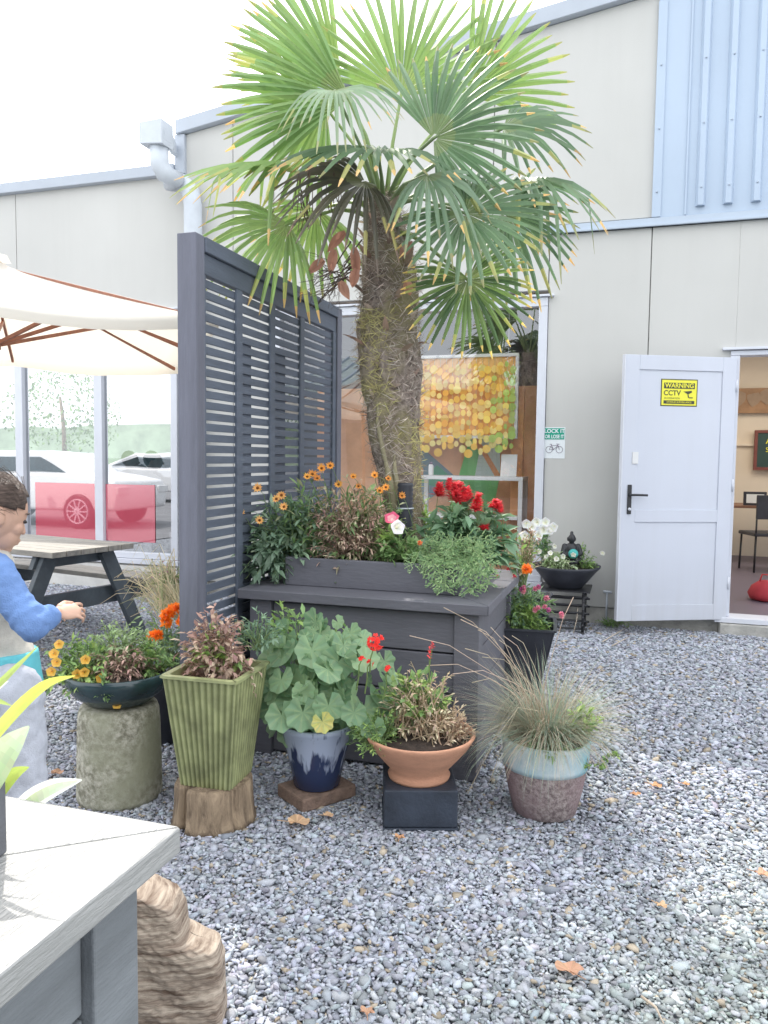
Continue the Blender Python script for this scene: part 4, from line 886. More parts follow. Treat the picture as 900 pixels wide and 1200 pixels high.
def daisy(mb, c, n, R_, cp, cc, np_=10, cup=.25):
    n = V(n).normalized(); a_ = n.cross(V((.3, .2, 1))).normalized(); b_ = n.cross(a_)
    for k in range(np_):
        a = 2 * PI * k / np_ + rnd(-.1, .1); d = a_ * math.cos(a) + b_ * math.sin(a) + n * cup; petal(mb, c, d, n, R_ * rnd(.88, 1.05), R_ * .42, jit(cp, .12))
    m_ = MB(); mb.lathe  # noqa
    ring = [c + n * .004 + (a_ * math.cos(x) + b_ * math.sin(x)) * R_ * .26 for x in np.linspace(0, 2 * PI, 9)[:-1]]
    mb.add(ring + [c + n * (.006 + R_ * .22)], [(k, (k + 1) % 8, 8) for k in range(8)], cc)
def pompon(mb, c, n, R_, cp):
    n = V(n).normalized()
    for k in range(70):
        v = rv(); v = (v.normalized() + n * .7).normalized(); p_ = c + v * R_ * .35
        mb.blade(p_, (v + rv() * .25), v.cross(rv()), R_ * rnd(.5, .75), R_ * .42, jit(cp, .2), rnd(-.3, .5), 2, .1, prof=lambda t: (.5, 1, .8)[min(2, int(t * 2 + .01))])
def trumpet(mb, c, n, R_, cp, cin, lobes=5):
    n = V(n).normalized(); a_ = n.cross(V((.31, .2, 1))).normalized(); b_ = n.cross(a_); rings = []
    for (rr_, h) in ((.10, -.9), (.22, -.35), (.62, 0), (1.0, .08)):
        ring = []
        for k in range(15):
            a = 2 * PI * k / 15; w_ = 1 + (.10 * math.cos(lobes * a) if rr_ > .5 else 0); ring.append(V(c) + (a_ * math.cos(a) + b_ * math.sin(a)) * R_ * rr_ * w_ + n * R_ * (h + (.08 * math.cos(lobes * a + 1) if rr_ > .9 else 0)))
        rings.append(ring)
    vs = [p_ for r_ in rings for p_ in r_]; fs = []; cs = []
    for i in range(3):
        for k in range(15): fs.append((i * 15 + k, i * 15 + (k + 1) % 15, (i + 1) * 15 + (k + 1) % 15, (i + 1) * 15 + k)); cs.append(jit(mixc(cin, cp, (i + .3) / 2.3 if i < 2 else 1), .05))
    mb.add(vs, fs, cs, True)
def spike(mb, c, d, L_, R_, cp, n=46):
    d = V(d).normalized()
    for k in range(n):
        t = k / n; p_ = V(c) + d * L_ * t; v = rv(); v = (v - d * v.dot(d)).normalized(); mb.blade(p_, v * .9 + d * .5, d, R_ * rnd(.7, 1.2) * (1.1 - .6 * t), R_ * .42, jit(cp, .22), rnd(-.2, .8), 2, .2)
def roundleaf(mb, c, d, n, R_, col_):
    """scalloped pelargonium leaf, slightly cupped, pleated along its veins"""
    d = V(d).normalized(); n = (V(n) - d * V(n).dot(d)).normalized(); s_ = n.cross(d); N_ = 28; vs = [V(c)]
    ph = rnd(0, 1); cup = rnd(.05, .35)
    for rr_ in (.5, 1.0):
        for k in range(N_):
            a = -2.85 + 5.7 * k / (N_ - 1); lob = 1 + (.09 * math.cos(a * 7.7 + ph) if rr_ == 1 else 0) + (.03 * math.cos(a * 22) if rr_ == 1 else 0)
            q_ = V(c) + (d * math.cos(a) + s_ * math.sin(a)) * R_ * rr_ * lob; vs.append(q_ + n * R_ * (cup * rr_ ** 2 * .7 + .09 * rr_ * math.cos(a * 7.7 + ph) + .04 * rr_ * math.cos(a * 22) + rnd(-.015, .015)))
    fs = [(0, 1 + k, 2 + k) for k in range(N_ - 1)] + [(1 + k, 1 + N_ + k, 2 + N_ + k, 2 + k) for k in range(N_ - 1)]
    c_in = mixc(col_, (.05, .09, .04), .35)
    mb.add(vs, fs, [mixc(col_, (.30, .40, .16), .55 if k % 4 == 0 else .12) for k in range(N_ - 1)] + [mixc(jit(col_, .07), (.28, .38, .17), .35 if k % 4 == 0 else 0) for k in range(N_ - 1)], True)
def flower_part(par, fn, mat='petal', name='flower'):
    q = MB(); fn(q); return keep(q.build(name, mat), par)
TOCAM = lambda p_: (CAM - V(p_)).normalized()

def P3(px, py, Y): return onY(px, py, Y)
def plant(name, label, cat, loc, group=None): return thing(name, label, cat, tuple(loc), group)

# --- in the raised box of the palm planter
ZB = .92
z_ = plant('zinnia_clump', 'tangled clump of orange daisy flowers and drying stems left of the palm trunk', 'flowering plant', P3(380, 665, 3.6))
q = MB(); bush(q, P3(332, 648, 3.50) , (.22, .14, .31), 95, 7, .075, .026, BGR + [(.19, .28, .16)], (P3(335, 670, 3.5).x, 3.55, ZB), lo=-.3, bend=.9)
bush(q, P3(308, 665, 3.36), (.13, .10, .16), 26, 7, .08, .028, [(.17, .26, .17), (.13, .21, .13)], (P3(325, 668, 3.46).x, 3.46, ZB), lo=-.8, bend=1.1)
bush(q, P3(412, 650, 3.56), (.30, .18, .40), 190, 8, .055, .015, GR + DRY[:2] + [(.34, .36, .18), (.30, .32, .14), (.38, .34, .2)], (P3(405, 670, 3.55).x, 3.62, ZB), lo=-.1, bend=.9)
bush(q, P3(360, 640, 3.55), (.22, .16, .36), 130, 7, .06, .017, GR + BGR + [(.34, .36, .18)], (P3(365, 670, 3.55).x, 3.58, ZB), lo=-.2, bend=.9, base_r=.7)
bush(q, P3(455, 650, 3.6), (.17, .16, .30), 80, 7, .05, .015, GR + [(.36, .36, .2), (.30, .32, .14)], (P3(450, 670, 3.55).x, 3.6, ZB), lo=-.2, bend=.9, base_r=.7)
keep(q.build('foliage', 'leaf'), z_)
q = MB(); bush(q, P3(410, 650, 3.5), (.27, .14, .37), 190, 5, .034, .011, DRY + BRN + STRAW[:1], (P3(405, 665, 3.5).x, 3.52, ZB), lo=-.1, bend=1.6, scol=(.30, .20, .14)); keep(q.build('dried_stems', 'dry'), z_)
for px, py in ((282, 601), (304, 610), (302, 572), (330, 580), (324, 585), (333, 594), (360, 559), (366, 556), (387, 546), (377, 549), (414, 559), (397, 568), (420, 570), (439, 557), (455, 561), (452, 571), (436, 583), (471, 581), (372, 561), (445, 575)):
    Y_ = 3.36 if px < 340 else rnd(3.4, 3.6); c_ = P3(px, py, Y_); cp = (.86, .47, .16) if px < 350 else random.choice([(.80, .34, .06), (.84, .42, .08), (.72, .30, .07)])
    def f(q): daisy(q, c_, TOCAM(c_) + ZU * rnd(.1, .7) + rv() * .3, rnd(.025, .030) if px < 400 else rnd(.018, .026), cp, (.22, .10, .03)); stem(q, (c_.x + rnd(.0, .06), c_.y + .1, c_.z - .17), c_ - TOCAM(c_) * .01, .0018, (.2, .28, .12), .1)
    flower_part(z_, f)
sk = plant('red_salvia', 'red plumed salvia growing right of the palm trunk', 'flowering plant', P3(540, 665, 3.75))
q = MB(); bush(q, P3(548, 645, 3.66), (.24, .16, .26), 80, 8, .085, .040, [(.14, .26, .14), (.18, .31, .16), (.11, .21, .11)], (P3(540, 668, 3.7).x, 3.70, ZB), lo=-.2, bend=1.0)
bush(q, P3(497, 625, 3.9), (.10, .1, .20), 26, 7, .05, .025, YGR, (P3(497, 660, 3.9).x, 3.9, ZB), lo=0); keep(q.build('foliage', 'leaf'), sk)
for px, py, L_, r_ in ((513, 582, .075, .028), (526, 575, .07, .02), (537, 592, .13, .036), (548, 590, .09, .026), (557, 600, .105, .028), (580, 598, .055, .030), (566, 622, .05, .024), (531, 585, .09, .03), (586, 601, .04, .015)):
    c_ = P3(px, py, rnd(3.6, 3.7)); flower_part(sk, lambda q: (spike(q, c_, ZU + rv() * .2, L_ * .85, r_ * 1.6, (.76, .08, .10), 140), stem(q, c_ - ZU * .16 + rv() * .03, c_, .002)))
fn_ = plant('feathery_fern', 'feathery light green foliage spilling over the front right corner of the raised box', 'plant', P3(530, 670, 3.45))
q = MB()
def frond(mb, pts, w_, n, cols):
    P = [V(p_) for p_ in pts]; mb.tube(P, .0018, 4, (.24, .34, .14), False, False)
    for i in range(n):
        t = (i + .5) / n * (len(P) - 1); j = min(len(P) - 2, int(t)); p_ = P[j].lerp(P[j + 1], t - j); d = (P[j + 1] - P[j]).normalized(); s_ = d.cross(TOCAM(p_)).normalized(); u_ = (i + .5) / n
        ww_ = w_ * (math.sin(PI * min(1, u_ * .9 + .12)) ** .7)
        for sg_ in (-1, 1):
            dd = (s_ * sg_ + d * .7 + rv() * .2).normalized()
            for m_ in range(5):
                b_ = p_ + dd * ww_ * (m_ + .4) / 5
                mb.blade(b_, dd + rv() * .75, TOCAM(p_), ww_ * .30, ww_ * .13, jit(random.choice(cols), .15), .2, 2)
FC = [(.17, .29, .11), (.22, .35, .13), (.14, .25, .10), (.27, .40, .15)]
for k in range(30):
    a = P3(rnd(490, 560), rnd(640, 672), 3.5); ex_ = rnd(-1, 1); b_ = P3(530 + ex_ * 48, rnd(628, 668), rnd(3.35, 3.6)); frond(q, [a, a.lerp(b_, .5) + ZU * .03, b_, b_ + V((ex_ * .04, -.02, -.02))], .05, 12, FC)
for px, py, ex_, ey in ((512, 655, 518, 690), (508, 650, 510, 685), (522, 655, 522, 693), (545, 655, 560, 690), (550, 655, 572, 685), (548, 660, 550, 695), (560, 650, 574, 668), (535, 655, 540, 685)):
    a = P3(px, py, 3.42); b_ = P3(ex_, ey, 3.33); frond(q, [a, a.lerp(b_, .4) + ZU * .035 - V((0, .03, 0)), b_ + ZU * .02, b_], .062, 16, FC)
keep(q.build('foliage', 'leaf'), fn_)
pt2 = plant('petunia', 'small petunia with one white and one pink bloom in front of the palm trunk', 'flowering plant', P3(462, 640, 3.5))
q = MB(); bush(q, P3(470, 650, 3.46), (.14, .08, .11), 40, 6, .04, .025, GR, lo=-.2); bush(q, P3(455, 640, 3.5), (.06, .05, .1), 12, 5, .05, .025, YGR); keep(q.build('foliage', 'leaf'), pt2)
c_ = P3(466, 618, 3.40); flower_part(pt2, lambda q: trumpet(q, c_, TOCAM(c_) + V((.5, 0, .2)), .034, (.88, .86, .88), (.8, .8, .6)))
c_ = P3(459, 607, 3.42); flower_part(pt2, lambda q: trumpet(q, c_, TOCAM(c_) + V((-.2, 0, .8)), .034, (.75, .12, .22), (.9, .7, .7)))
c_ = P3(492, 636, 3.38); flower_part(pt2, lambda q: pompon(q, c_, TOCAM(c_), .014, (.8, .30, .12)))
st_ = plant('tree_stake', 'short black corrugated tube against the base of the palm trunk', 'tube', P3(484, 640, 3.72))
q = MB(); c_ = P3(474, 650, 3.70); zt_ = P3(474, 566, 3.70).z; q.lathe([(.036 + .005 * (k % 2), (zt_ - .86) * k / 38) for k in range(39)], 18, (c_.x, 3.70, .86)); keep(q.build('tube', 'blackplastic'), st_)
q = MB(); q.tube([(c_.x + .0408 * math.cos(a), 3.70 + .0408 * math.sin(a), .86 + (zt_ - .86) * .7) for a in np.linspace(0, 2 * PI, 20)], .004, 5, cap=False); keep(q.build('tie', 'pipe'), st_)

# straggly plant with a marigold at the rear right end of the raised box
sg = plant('straggly_marigold', 'straggly yellow green plant with one orange bloom beside the right end of the planter', 'flowering plant', P3(605, 700, 4.2))
q = MB(); bush(q, P3(606, 655, 4.2), (.12, .1, .17), 34, 6, .05, .02, YGR + DRY, (P3(606, 690, 4.2).x, 4.2, .75), lo=-.3); bush(q, P3(625, 650, 4.25), (.07, .08, .18), 26, 5, .03, .012, DRY + BRN, (P3(612, 690, 4.2).x, 4.2, .72))
for k in range(5): a = P3(560, 655, 4.0); stem(q, a + rv() * .02, P3(rnd(590, 600), rnd(645, 660), 4.0), .003, (.38, .45, .2), .35)
keep(q.build('foliage', 'leaf'), sg)
c_ = P3(617, 667, 4.05); flower_part(sg, lambda q: pompon(q, c_, TOCAM(c_) + ZU * .3, .034, (.86, .27, .02)))
for px, py in ((596, 668), (603, 676), (580, 681), (583, 676), (595, 664)): c_ = P3(px, py, 4.02); flower_part(sg, lambda q: pompon(q, c_, ZU, .013, (.6, .04, .08)))
# its pot
q = MB(); c_ = P3(612, 700, 4.45); q.lathe([(.09, .0), (.14, .62), (.15, .63), (.13, .625), (.12, .58)], 24, (c_.x + .02, 4.50, 0)); keep(q.build('pot', 'blackplastic'), sg)

# --- black tapered square pot on the right
def squarepot(mb, c, rb, rtp, h, rot, flute=0, c1=(.5,) * 3, c2=None, n=25, thick=.012, z0=0, nf=9):
    vs = []; fs = []; cs = []; lv = [(rb, 0), (rb + (rtp - rb) * .5, h * .5), (rtp - .002, h - .012), (rtp + .008, h - .010), (rtp + .008, h), (rtp - thick, h), (rtp - thick - .006, h - .06)]
    for li, (r_, z) in enumerate(lv):
        for s_ in range(4):
            for k in range(n - 1):
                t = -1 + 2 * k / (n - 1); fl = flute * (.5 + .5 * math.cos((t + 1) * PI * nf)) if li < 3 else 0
                x, y = t * (r_), -(r_ + fl); cr = r_ * .04 * abs(t) ** 12; y += cr
                a = rot + s_ * PI / 2; vs.append((c[0] + x * math.cos(a) - y * math.sin(a), c[1] + x * math.sin(a) + y * math.cos(a), c[2] + z))
    m_ = 4 * (n - 1)
    for i in range(len(lv) - 1):
        for k in range(m_):
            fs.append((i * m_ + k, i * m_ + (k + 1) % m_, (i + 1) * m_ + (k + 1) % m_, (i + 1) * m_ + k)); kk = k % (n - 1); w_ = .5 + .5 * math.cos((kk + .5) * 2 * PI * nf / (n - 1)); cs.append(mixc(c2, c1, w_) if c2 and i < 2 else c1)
    fs += [tuple(range(m_))[::-1], tuple(range((len(lv) - 1) * m_, len(lv) * m_))]; cs += [c1, (.05, .035, .03)]
    mb.add(vs, fs, cs)
sp_ = plant('black_square_pot', 'black tapered square pot of pink flowers against the right side of the planter', 'potted plant', (-.27, 4.4, 0))
pc_ = V((P3(611, 740, 4.30).x, 4.30, .0)); zt_ = zat(738, V((pc_.x, 4.10, 0)))
q = MB(); squarepot(q, pc_, .075, .185, zt_, .1); keep(q.build('pot', 'blackplastic', None, 0), sp_)
q = MB(); bush(q, pc_ + ZU * (zt_ + .02), (.20, .17, .24), 80, 9, .05, .014, BGR + GR, lo=-.1); bush(q, pc_ + V((.03, -.08, zt_)), (.14, .10, .13), 60, 9, .045, .011, YGR, lo=-.2); bush(q, pc_ + V((-.12, -.08, zt_ + .10)), (.15, .10, .20), 90, 10, .032, .009, [(.2, .32, .18), (.16, .28, .16)], lo=-.1)
keep(q.build('foliage', 'leaf'), sp_)
for k in range(16):
    px, py = random.choice([(612, 693), (629, 688), (642, 700), (618, 713), (629, 713), (634, 722), (618, 722), (645, 716), (657, 720), (640, 712), (611, 691), (619, 690)]); c_ = P3(px + rnd(-3, 3), py + rnd(-3, 3), 4.16)
    flower_part(sp_, lambda q: pompon(q, c_, TOCAM(c_), .016, random.choice([(.75, .30, .42), (.82, .42, .48), (.62, .15, .40)])))

# --- stone column and dark green bowl
col_c = bc(141, 951, .165); sp3 = mpp(col_c); rcol = 48 * sp3
zc = zat(838, col_c + V((0, 0, 0)) - V((col_c.x, col_c.y, 0)).normalized() * rcol)
sc1 = plant('stone_column', 'short round mossy stone column holding the dark green bowl', 'stone', col_c)
q = MB(); prof = [(rcol * 1.0, 0), (rcol * 1.02, .02), (rcol * 1.0, zc * .4), (rcol * .97, zc * .8), (rcol * .95, zc - .03), (rcol * .90, zc - .008), (rcol * .84, zc), (rcol * .3, zc)]
q.lathe(prof, 64, tuple(col_c), fn=lambda a, z: 1 + .012 * noise.noise(V((math.cos(a) * 3, math.sin(a) * 3, z * 8)))); keep(q.build('drum', 'stone'), sc1)
bw = plant('green_glazed_bowl', 'wide dark green glazed bowl of yellow flowers on top of the stone column', 'potted plant', col_c + ZU * zc)
rb_ = 61 * sp3; hb_ = .135; bwc = col_c + V((0, 0, zc + .001))
q = MB(); q.lathe([(rb_ * .42, 0), (rb_ * .62, .012), (rb_ * .86, .055), (rb_ * .98, .10), (rb_ * 1.0, hb_), (rb_ * .96, hb_ + .003), (rb_ * .93, hb_ - .01), (rb_ * .9, hb_ - .03)], 56, tuple(bwc)); keep(q.build('bowl', 'greenglaze'), bw)
q = MB(); q.lathe([(rb_ * .90, hb_ - .025), (rb_ * .5, hb_ - .005), (.01, hb_)], 24, tuple(bwc)); keep(q.build('soil', 'soil'), bw)
fwd = V((fw.x, fw.y, 0)).normalized(); rgt = V((rt.x, rt.y, 0)).normalized()
def rel(c, a, b_, z): return c + rgt * a + fwd * b_ + ZU * z
q = MB(); bush(q, rel(bwc, -.12, -.04, hb_), (.19, .15, .15), 100, 9, .036, .014, YGR + GR, lo=-.25); bush(q, rel(bwc, .12, .03, hb_), (.11, .12, .16), 60, 9, .034, .013, YGR + GR, lo=-.15)
bush(q, rel(bwc, .0, .02, hb_ + .03), (.22, .15, .19), 90, 8, .032, .013, [(.26, .36, .16)], lo=-.1); bush(q, rel(bwc, .01, -.20, hb_ - .03), (.03, .03, .07), 8, 6, .028, .011, GR, lo=-1)
keep(q.build('foliage', 'leaf'), bw)
q = MB(); bush(q, rel(bwc, .03, -.05, hb_ + .01), (.17, .13, .12), 120, 5, .026, .009, BRN + DRY, lo=-.2, scol=(.3, .19, .15), bend=1.5); keep(q.build('dried_stems', 'dry'), bw)
db = bwc.dot(fw) - CAM.dot(fw)
for px, py in ((63, 766), (60, 787), (100, 773), (99, 788), (118, 795), (137, 825), (69, 755), (90, 790), (66, 776)):
    c_ = atd(px, py, db - .15); flower_part(bw, lambda q: trumpet(q, c_, TOCAM(c_) + rv() * .35, .019, (.88, .52, .10), (.75, .35, .03)))

# --- pot of marigolds and straw behind the column
ms = plant('marigold_tub', 'dark tub of orange marigolds with bleached dry stalks behind the stone column', 'potted plant', (-2.25, 3.55, 0))
mc_ = V((-2.16, 3.28, 0)); q = MB(); q.lathe([(.12, 0), (.17, .36), (.18, .37), (.165, .365), (.16, .33)], 30, tuple(mc_)); keep(q.build('tub', 'blackplastic'), ms)
q = MB(); bush(q, mc_ + V((.06, 0, .42)), (.22, .16, .20), 90, 8, .035, .013, BGR + [(.22, .30, .18)], mc_ + ZU * .36, lo=-.2); bush(q, mc_ + V((-.05, .02, .48)), (.15, .12, .22), 26, 4, .03, .014, YGR, mc_ + ZU * .36); keep(q.build('foliage', 'leaf'), ms)
q = MB()
for k in range(260):
    a = P3(rnd(185, 222), rnd(700, 730), rnd(3.2, 3.6)); b_ = a + V((rnd(-.30, .08), rnd(-.1, .2), rnd(-.02, .22))); stem(q, a, b_, rnd(.0012, .0022), jit(random.choice(STRAW), .2), rnd(.1, .5))
bush(q, P3(200, 678, 3.4), (.13, .12, .12), 40, 5, .025, .010, STRAW + [(.4, .2, .25)], lo=-.2); keep(q.build('dry_stalks', 'dry'), ms)
for px, py in ((200, 716), (206, 713), (195, 729), (178, 747), (218, 725), (195, 721), (184, 745), (214, 728)):
    c_ = P3(px, py, 3.0); flower_part(ms, lambda q: pompon(q, c_, TOCAM(c_) + ZU * .4, .034, (.90, .28, .015)))

# --- green fluted square pot on a log slice
s_ = onZ(251, 978); scn_c = V((s_.x, s_.y, 0)) + V((s_.x, s_.y, 0)).normalized() * .14; sp4 = mpp(scn_c)
zst = zat(925, V((s_.x, s_.y, 0)) + V((s_.x, s_.y, 0)).normalized() * .03)
lg = plant('log_slice', 'split pale log round lying flat under the green fluted pot', 'log', scn_c)
q = MB(); rr0 = 48 * sp4
def lf(a, z):
    k = 1 + .10 * noise.noise(V((math.cos(a) * 1.6 + 3, math.sin(a) * 1.6, 0))) + .012 * noise.noise(V((math.cos(a) * 6, math.sin(a) * 6, z * 14)))
    for a0, dpt, wd in ((-1.95, .30, .10), (-.5, .09, .06), (1.5, .2, .08)):
        dd = (a - a0 + PI) % (2 * PI) - PI; k -= dpt * math.exp(-(dd / wd) ** 2)
    return k
q.lathe([(rr0 * 1.08, 0), (rr0 * 1.03, .02), (rr0 * .99, zst * .5), (rr0 * .97, zst - .01), (rr0 * .93, zst), (rr0 * .5, zst + .001), (.01, zst)], 96, tuple(scn_c), fn=lf); keep(q.build('log', 'stump'), lg)
gp = plant('green_fluted_pot', 'tall olive green fluted square pot of withered brown plants on the log round', 'potted plant', scn_c + ZU * zst)
pcz = scn_c + V((0, 0, zst + .002)) + rgt * .012
zt4 = zat(793, V((pcz.x, pcz.y, 0)) - V((pcz.x, pcz.y, 0)).normalized() * .12) - pcz.z
q = MB(); ry = math.atan2(rgt.y, rgt.x) - R(14)
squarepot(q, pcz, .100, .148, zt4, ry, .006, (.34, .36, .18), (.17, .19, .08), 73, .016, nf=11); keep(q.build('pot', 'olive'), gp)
gtop = pcz + ZU * zt4
q = MB(); bush(q, gtop - ZU * .02, (.17, .12, .29), 150, 7, .038, .018, BRN + DRY, lo=-.1, scol=(.28, .15, .12), bend=1.8); keep(q.build('dried_stems', 'dry'), gp)
q = MB(); bush(q, gtop, (.13, .10, .20), 16, 6, .045, .020, YGR, lo=.1); bush(q, rel(gtop, -.02, -.03, .05), (.06, .05, .07), 5, 6, .05, .022, YGR, lo=0); bush(q, rel(gtop, .14, .1, .08), (.12, .1, .15), 40, 8, .03, .012, BGR, lo=-.1); keep(q.build('foliage', 'leaf'), gp)

# --- pelargonium in blue pot on a paver
s_ = onZ(371, 951); br_c = V((s_.x, s_.y, 0)) + V((s_.x, s_.y, 0)).normalized() * .135
pv = plant('paver', 'brown concrete paver block under the blue drip glazed pot', 'paver', br_c)
hp = .055; q = MB(); a_ = math.atan2(rgt.y, rgt.x) + R(38); ca_, sa_ = math.cos(a_), math.sin(a_)
pts = [(br_c.x + x * ca_ - y * sa_, br_c.y + x * sa_ + y * ca_, 0) for x, y in ((-.13, -.10), (.13, -.10), (.13, .10), (-.13, .10))]; q.prism(pts, (0, 0, hp)); keep(q.build('block', 'paver', None, .008), pv)
bp_ = plant('pelargonium_pot', 'blue drip glazed pot of large round leaved pelargonium with one red bloom', 'potted plant', br_c + ZU * hp)
bpc = br_c + V((0, 0, hp + .001)) + rgt * .0
q = MB(); q.lathe([(.088, 0), (.095, .006), (.108, .08), (.128, .16), (.145, .23), (.153, .245), (.157, .262), (.148, .268), (.138, .255), (.13, .23)], 56, (0, 0, 0)); o = q.build('pot', 'bluedrip'); o.location = bpc; keep(o, bp_)
q = MB(); pdb = (bpc - CAM).dot(fw)
for k in range(185):
    # leaves spread over a broad mound leaning left
    u_, v_ = rnd(-1, 1), rnd(-1, 1)
    if u_ * u_ + v_ * v_ > 1: continue
    px, py = 384 + u_ * 82, 800 + v_ * 74
    if py > 862 and rnd(0, 1) < .55: continue
    bulge = math.sqrt(max(0, 1 - u_ * u_ - v_ * v_)); dpt = pdb - .24 * bulge * rnd(.35, 1) + .02
    c_ = atd(px, py, dpt); n_ = (TOCAM(c_) * .9 + ZU * rnd(.2, 1.0) + rgt * u_ * .6 - ZU * v_ * .3 + rv() * .35).normalized()
    d_ = (-ZU * .6 + rgt * u_ * .7 + rv() * .6)
    colr = random.choice([(.17, .30, .15), (.20, .34, .17), (.14, .26, .13), (.24, .38, .19)])
    roundleaf(q, c_, d_, n_, random.choice([rnd(.028, .045), rnd(.045, .075)]), colr)
    if k % 3 == 0: stem(q, bpc + V((rnd(-.06, .06), rnd(-.06, .06), .24)), c_, .0025, (.26, .36, .16), .1)
for px, py, r_ in ((437, 852, .05), (355, 835, .068), (330, 838, .062), (415, 835, .05), (385, 827, .06)): c_ = atd(px, py, pdb - .24); roundleaf(q, c_, -ZU + rgt * rnd(-.3, .3), TOCAM(c_) + ZU * .3, r_, (.19, .33, .17))
c_ = atd(378, 846, pdb - .26); roundleaf(q, c_, -ZU + rgt * .4, TOCAM(c_), .042, (.55, .50, .10))
keep(q.build('foliage', 'leaf'), bp_)
q = MB(); bush(q, atd(340, 735, pdb + .05), (.10, .08, .12), 16, 6, .05, .022, YGR + GR, atd(350, 780, pdb), lo=0); bush(q, atd(395, 745, pdb + .02), (.07, .06, .08), 8, 5, .05, .022, YGR, atd(390, 790, pdb)); keep(q.build('seedling', 'leaf'), bp_)
def head(q, c_, n, R_, cp):
    for k in range(n):
        v = rv().normalized(); v = (v + TOCAM(c_) * .5).normalized(); p_ = c_ + v * R_; a_ = v.cross(rv()).normalized(); b2_ = v.cross(a_)
        for j in range(5): an = 2 * PI * j / 5; petal(q, p_, a_ * math.cos(an) + b2_ * math.sin(an) + v * .2, v, .013, .011, jit(cp, .15))
for px, py, n_, R_ in ((440, 752, 26, .030), (424, 773, 3, .008), (434, 777, 3, .008), (455, 784, 3, .008)):
    c_ = atd(px, py, pdb - .22); flower_part(bp_, lambda q: (head(q, c_, n_, R_, (.85, .06, .05)), stem(q, c_ - ZU * .12 - rgt * .02, c_, .0025)))

# --- terracotta bowl on a black block
s_ = onZ(490, 972); bl_c = V((s_.x, s_.y, 0)) + V((s_.x, s_.y, 0)).normalized() * .125; sp5 = mpp(bl_c)
zb5 = zat(921, V((s_.x, s_.y, 0)) + V((s_.x, s_.y, 0)).normalized() * .03)
bk5 = plant('black_block', 'plain black cube block under the terracotta bowl', 'block', bl_c)
q = MB(); a_ = math.atan2(rgt.y, rgt.x) + R(1); ca_, sa_ = math.cos(a_), math.sin(a_); hw = 42 * sp5
def rb4(c, hx, hy, z0, z1, ca_, sa_, mb): mb.prism([(c.x + x * ca_ - y * sa_, c.y + x * sa_ + y * ca_, z0) for x, y in ((-hx, -hy), (hx, -hy), (hx, hy), (-hx, hy))], (0, 0, z1 - z0))
rb4(bl_c, hw, hw, .012, zb5, ca_, sa_, q); keep(q.build('block', 'darkblock', None, .006), bk5); q = MB(); rb4(bl_c, hw + .004, hw + .004, 0, .011, ca_, sa_, q); keep(q.build('foot', 'darkblock', None, .003), bk5)
tb5 = plant('terracotta_bowl', 'terracotta bowl of half dried plants on the black block', 'potted plant', bl_c + ZU * zb5)
tc5 = bl_c + V((0, 0, zb5 + .001)); R5 = 66 * sp5; rf = 36 * sp5; ht = 52 * sp5
q = MB(); q.lathe([(rf, 0), (rf * 1.03, .012), (rf * .96, .022), (rf * .98, .040), (R5 * .72, ht * .50), (R5 * .88, ht * .74), (R5 * .97, ht * .93), (R5, ht), (R5 * .985, ht + .007), (R5 * .94, ht + .004), (R5 * .92, ht - .02)], 56, tuple(tc5)); keep(q.build('bowl', 'terra'), tb5)
q = MB(); q.lathe([(R5 * .925, ht - .018), (R5 * .5, ht - .006), (.01, ht)], 24, tuple(tc5)); keep(q.build('soil', 'soil'), tb5)
q = MB(); bush(q, rel(tc5, .01, 0, ht), (.20, .16, .29), 130, 5, .026, .010, STRAW[:3] + DRY, lo=.05, base_r=.6, scol=(.42, .32, .20), sr_=.0022, bend=1.4); bush(q, rel(tc5, .13, -.02, ht - .01), (.10, .10, .13), 80, 5, .020, .008, STRAW[:2] + DRY, lo=-.1, scol=(.42, .30, .2)); keep(q.build('dried_stems', 'dry'), tb5)
q = MB(); bush(q, rel(tc5, -.17, -.05, ht), (.12, .10, .12), 120, 9, .022, .008, YGR + GR, lo=-.3); bush(q, rel(tc5, -.02, 0, ht + .06), (.17, .13, .20), 44, 6, .036, .024, GR + YGR, lo=.2); keep(q.build('foliage', 'leaf'), tb5)
d5 = (tc5 - CAM).dot(fw)
for px, py, L_ in ((503, 772, .05), (507, 760, .03)): c_ = atd(px, py, d5 - .02); flower_part(tb5, lambda q: (spike(q, c_, ZU, L_, .014, (.75, .07, .07), 24), stem(q, c_ - ZU * .14 - rgt * .01, c_, .002)))

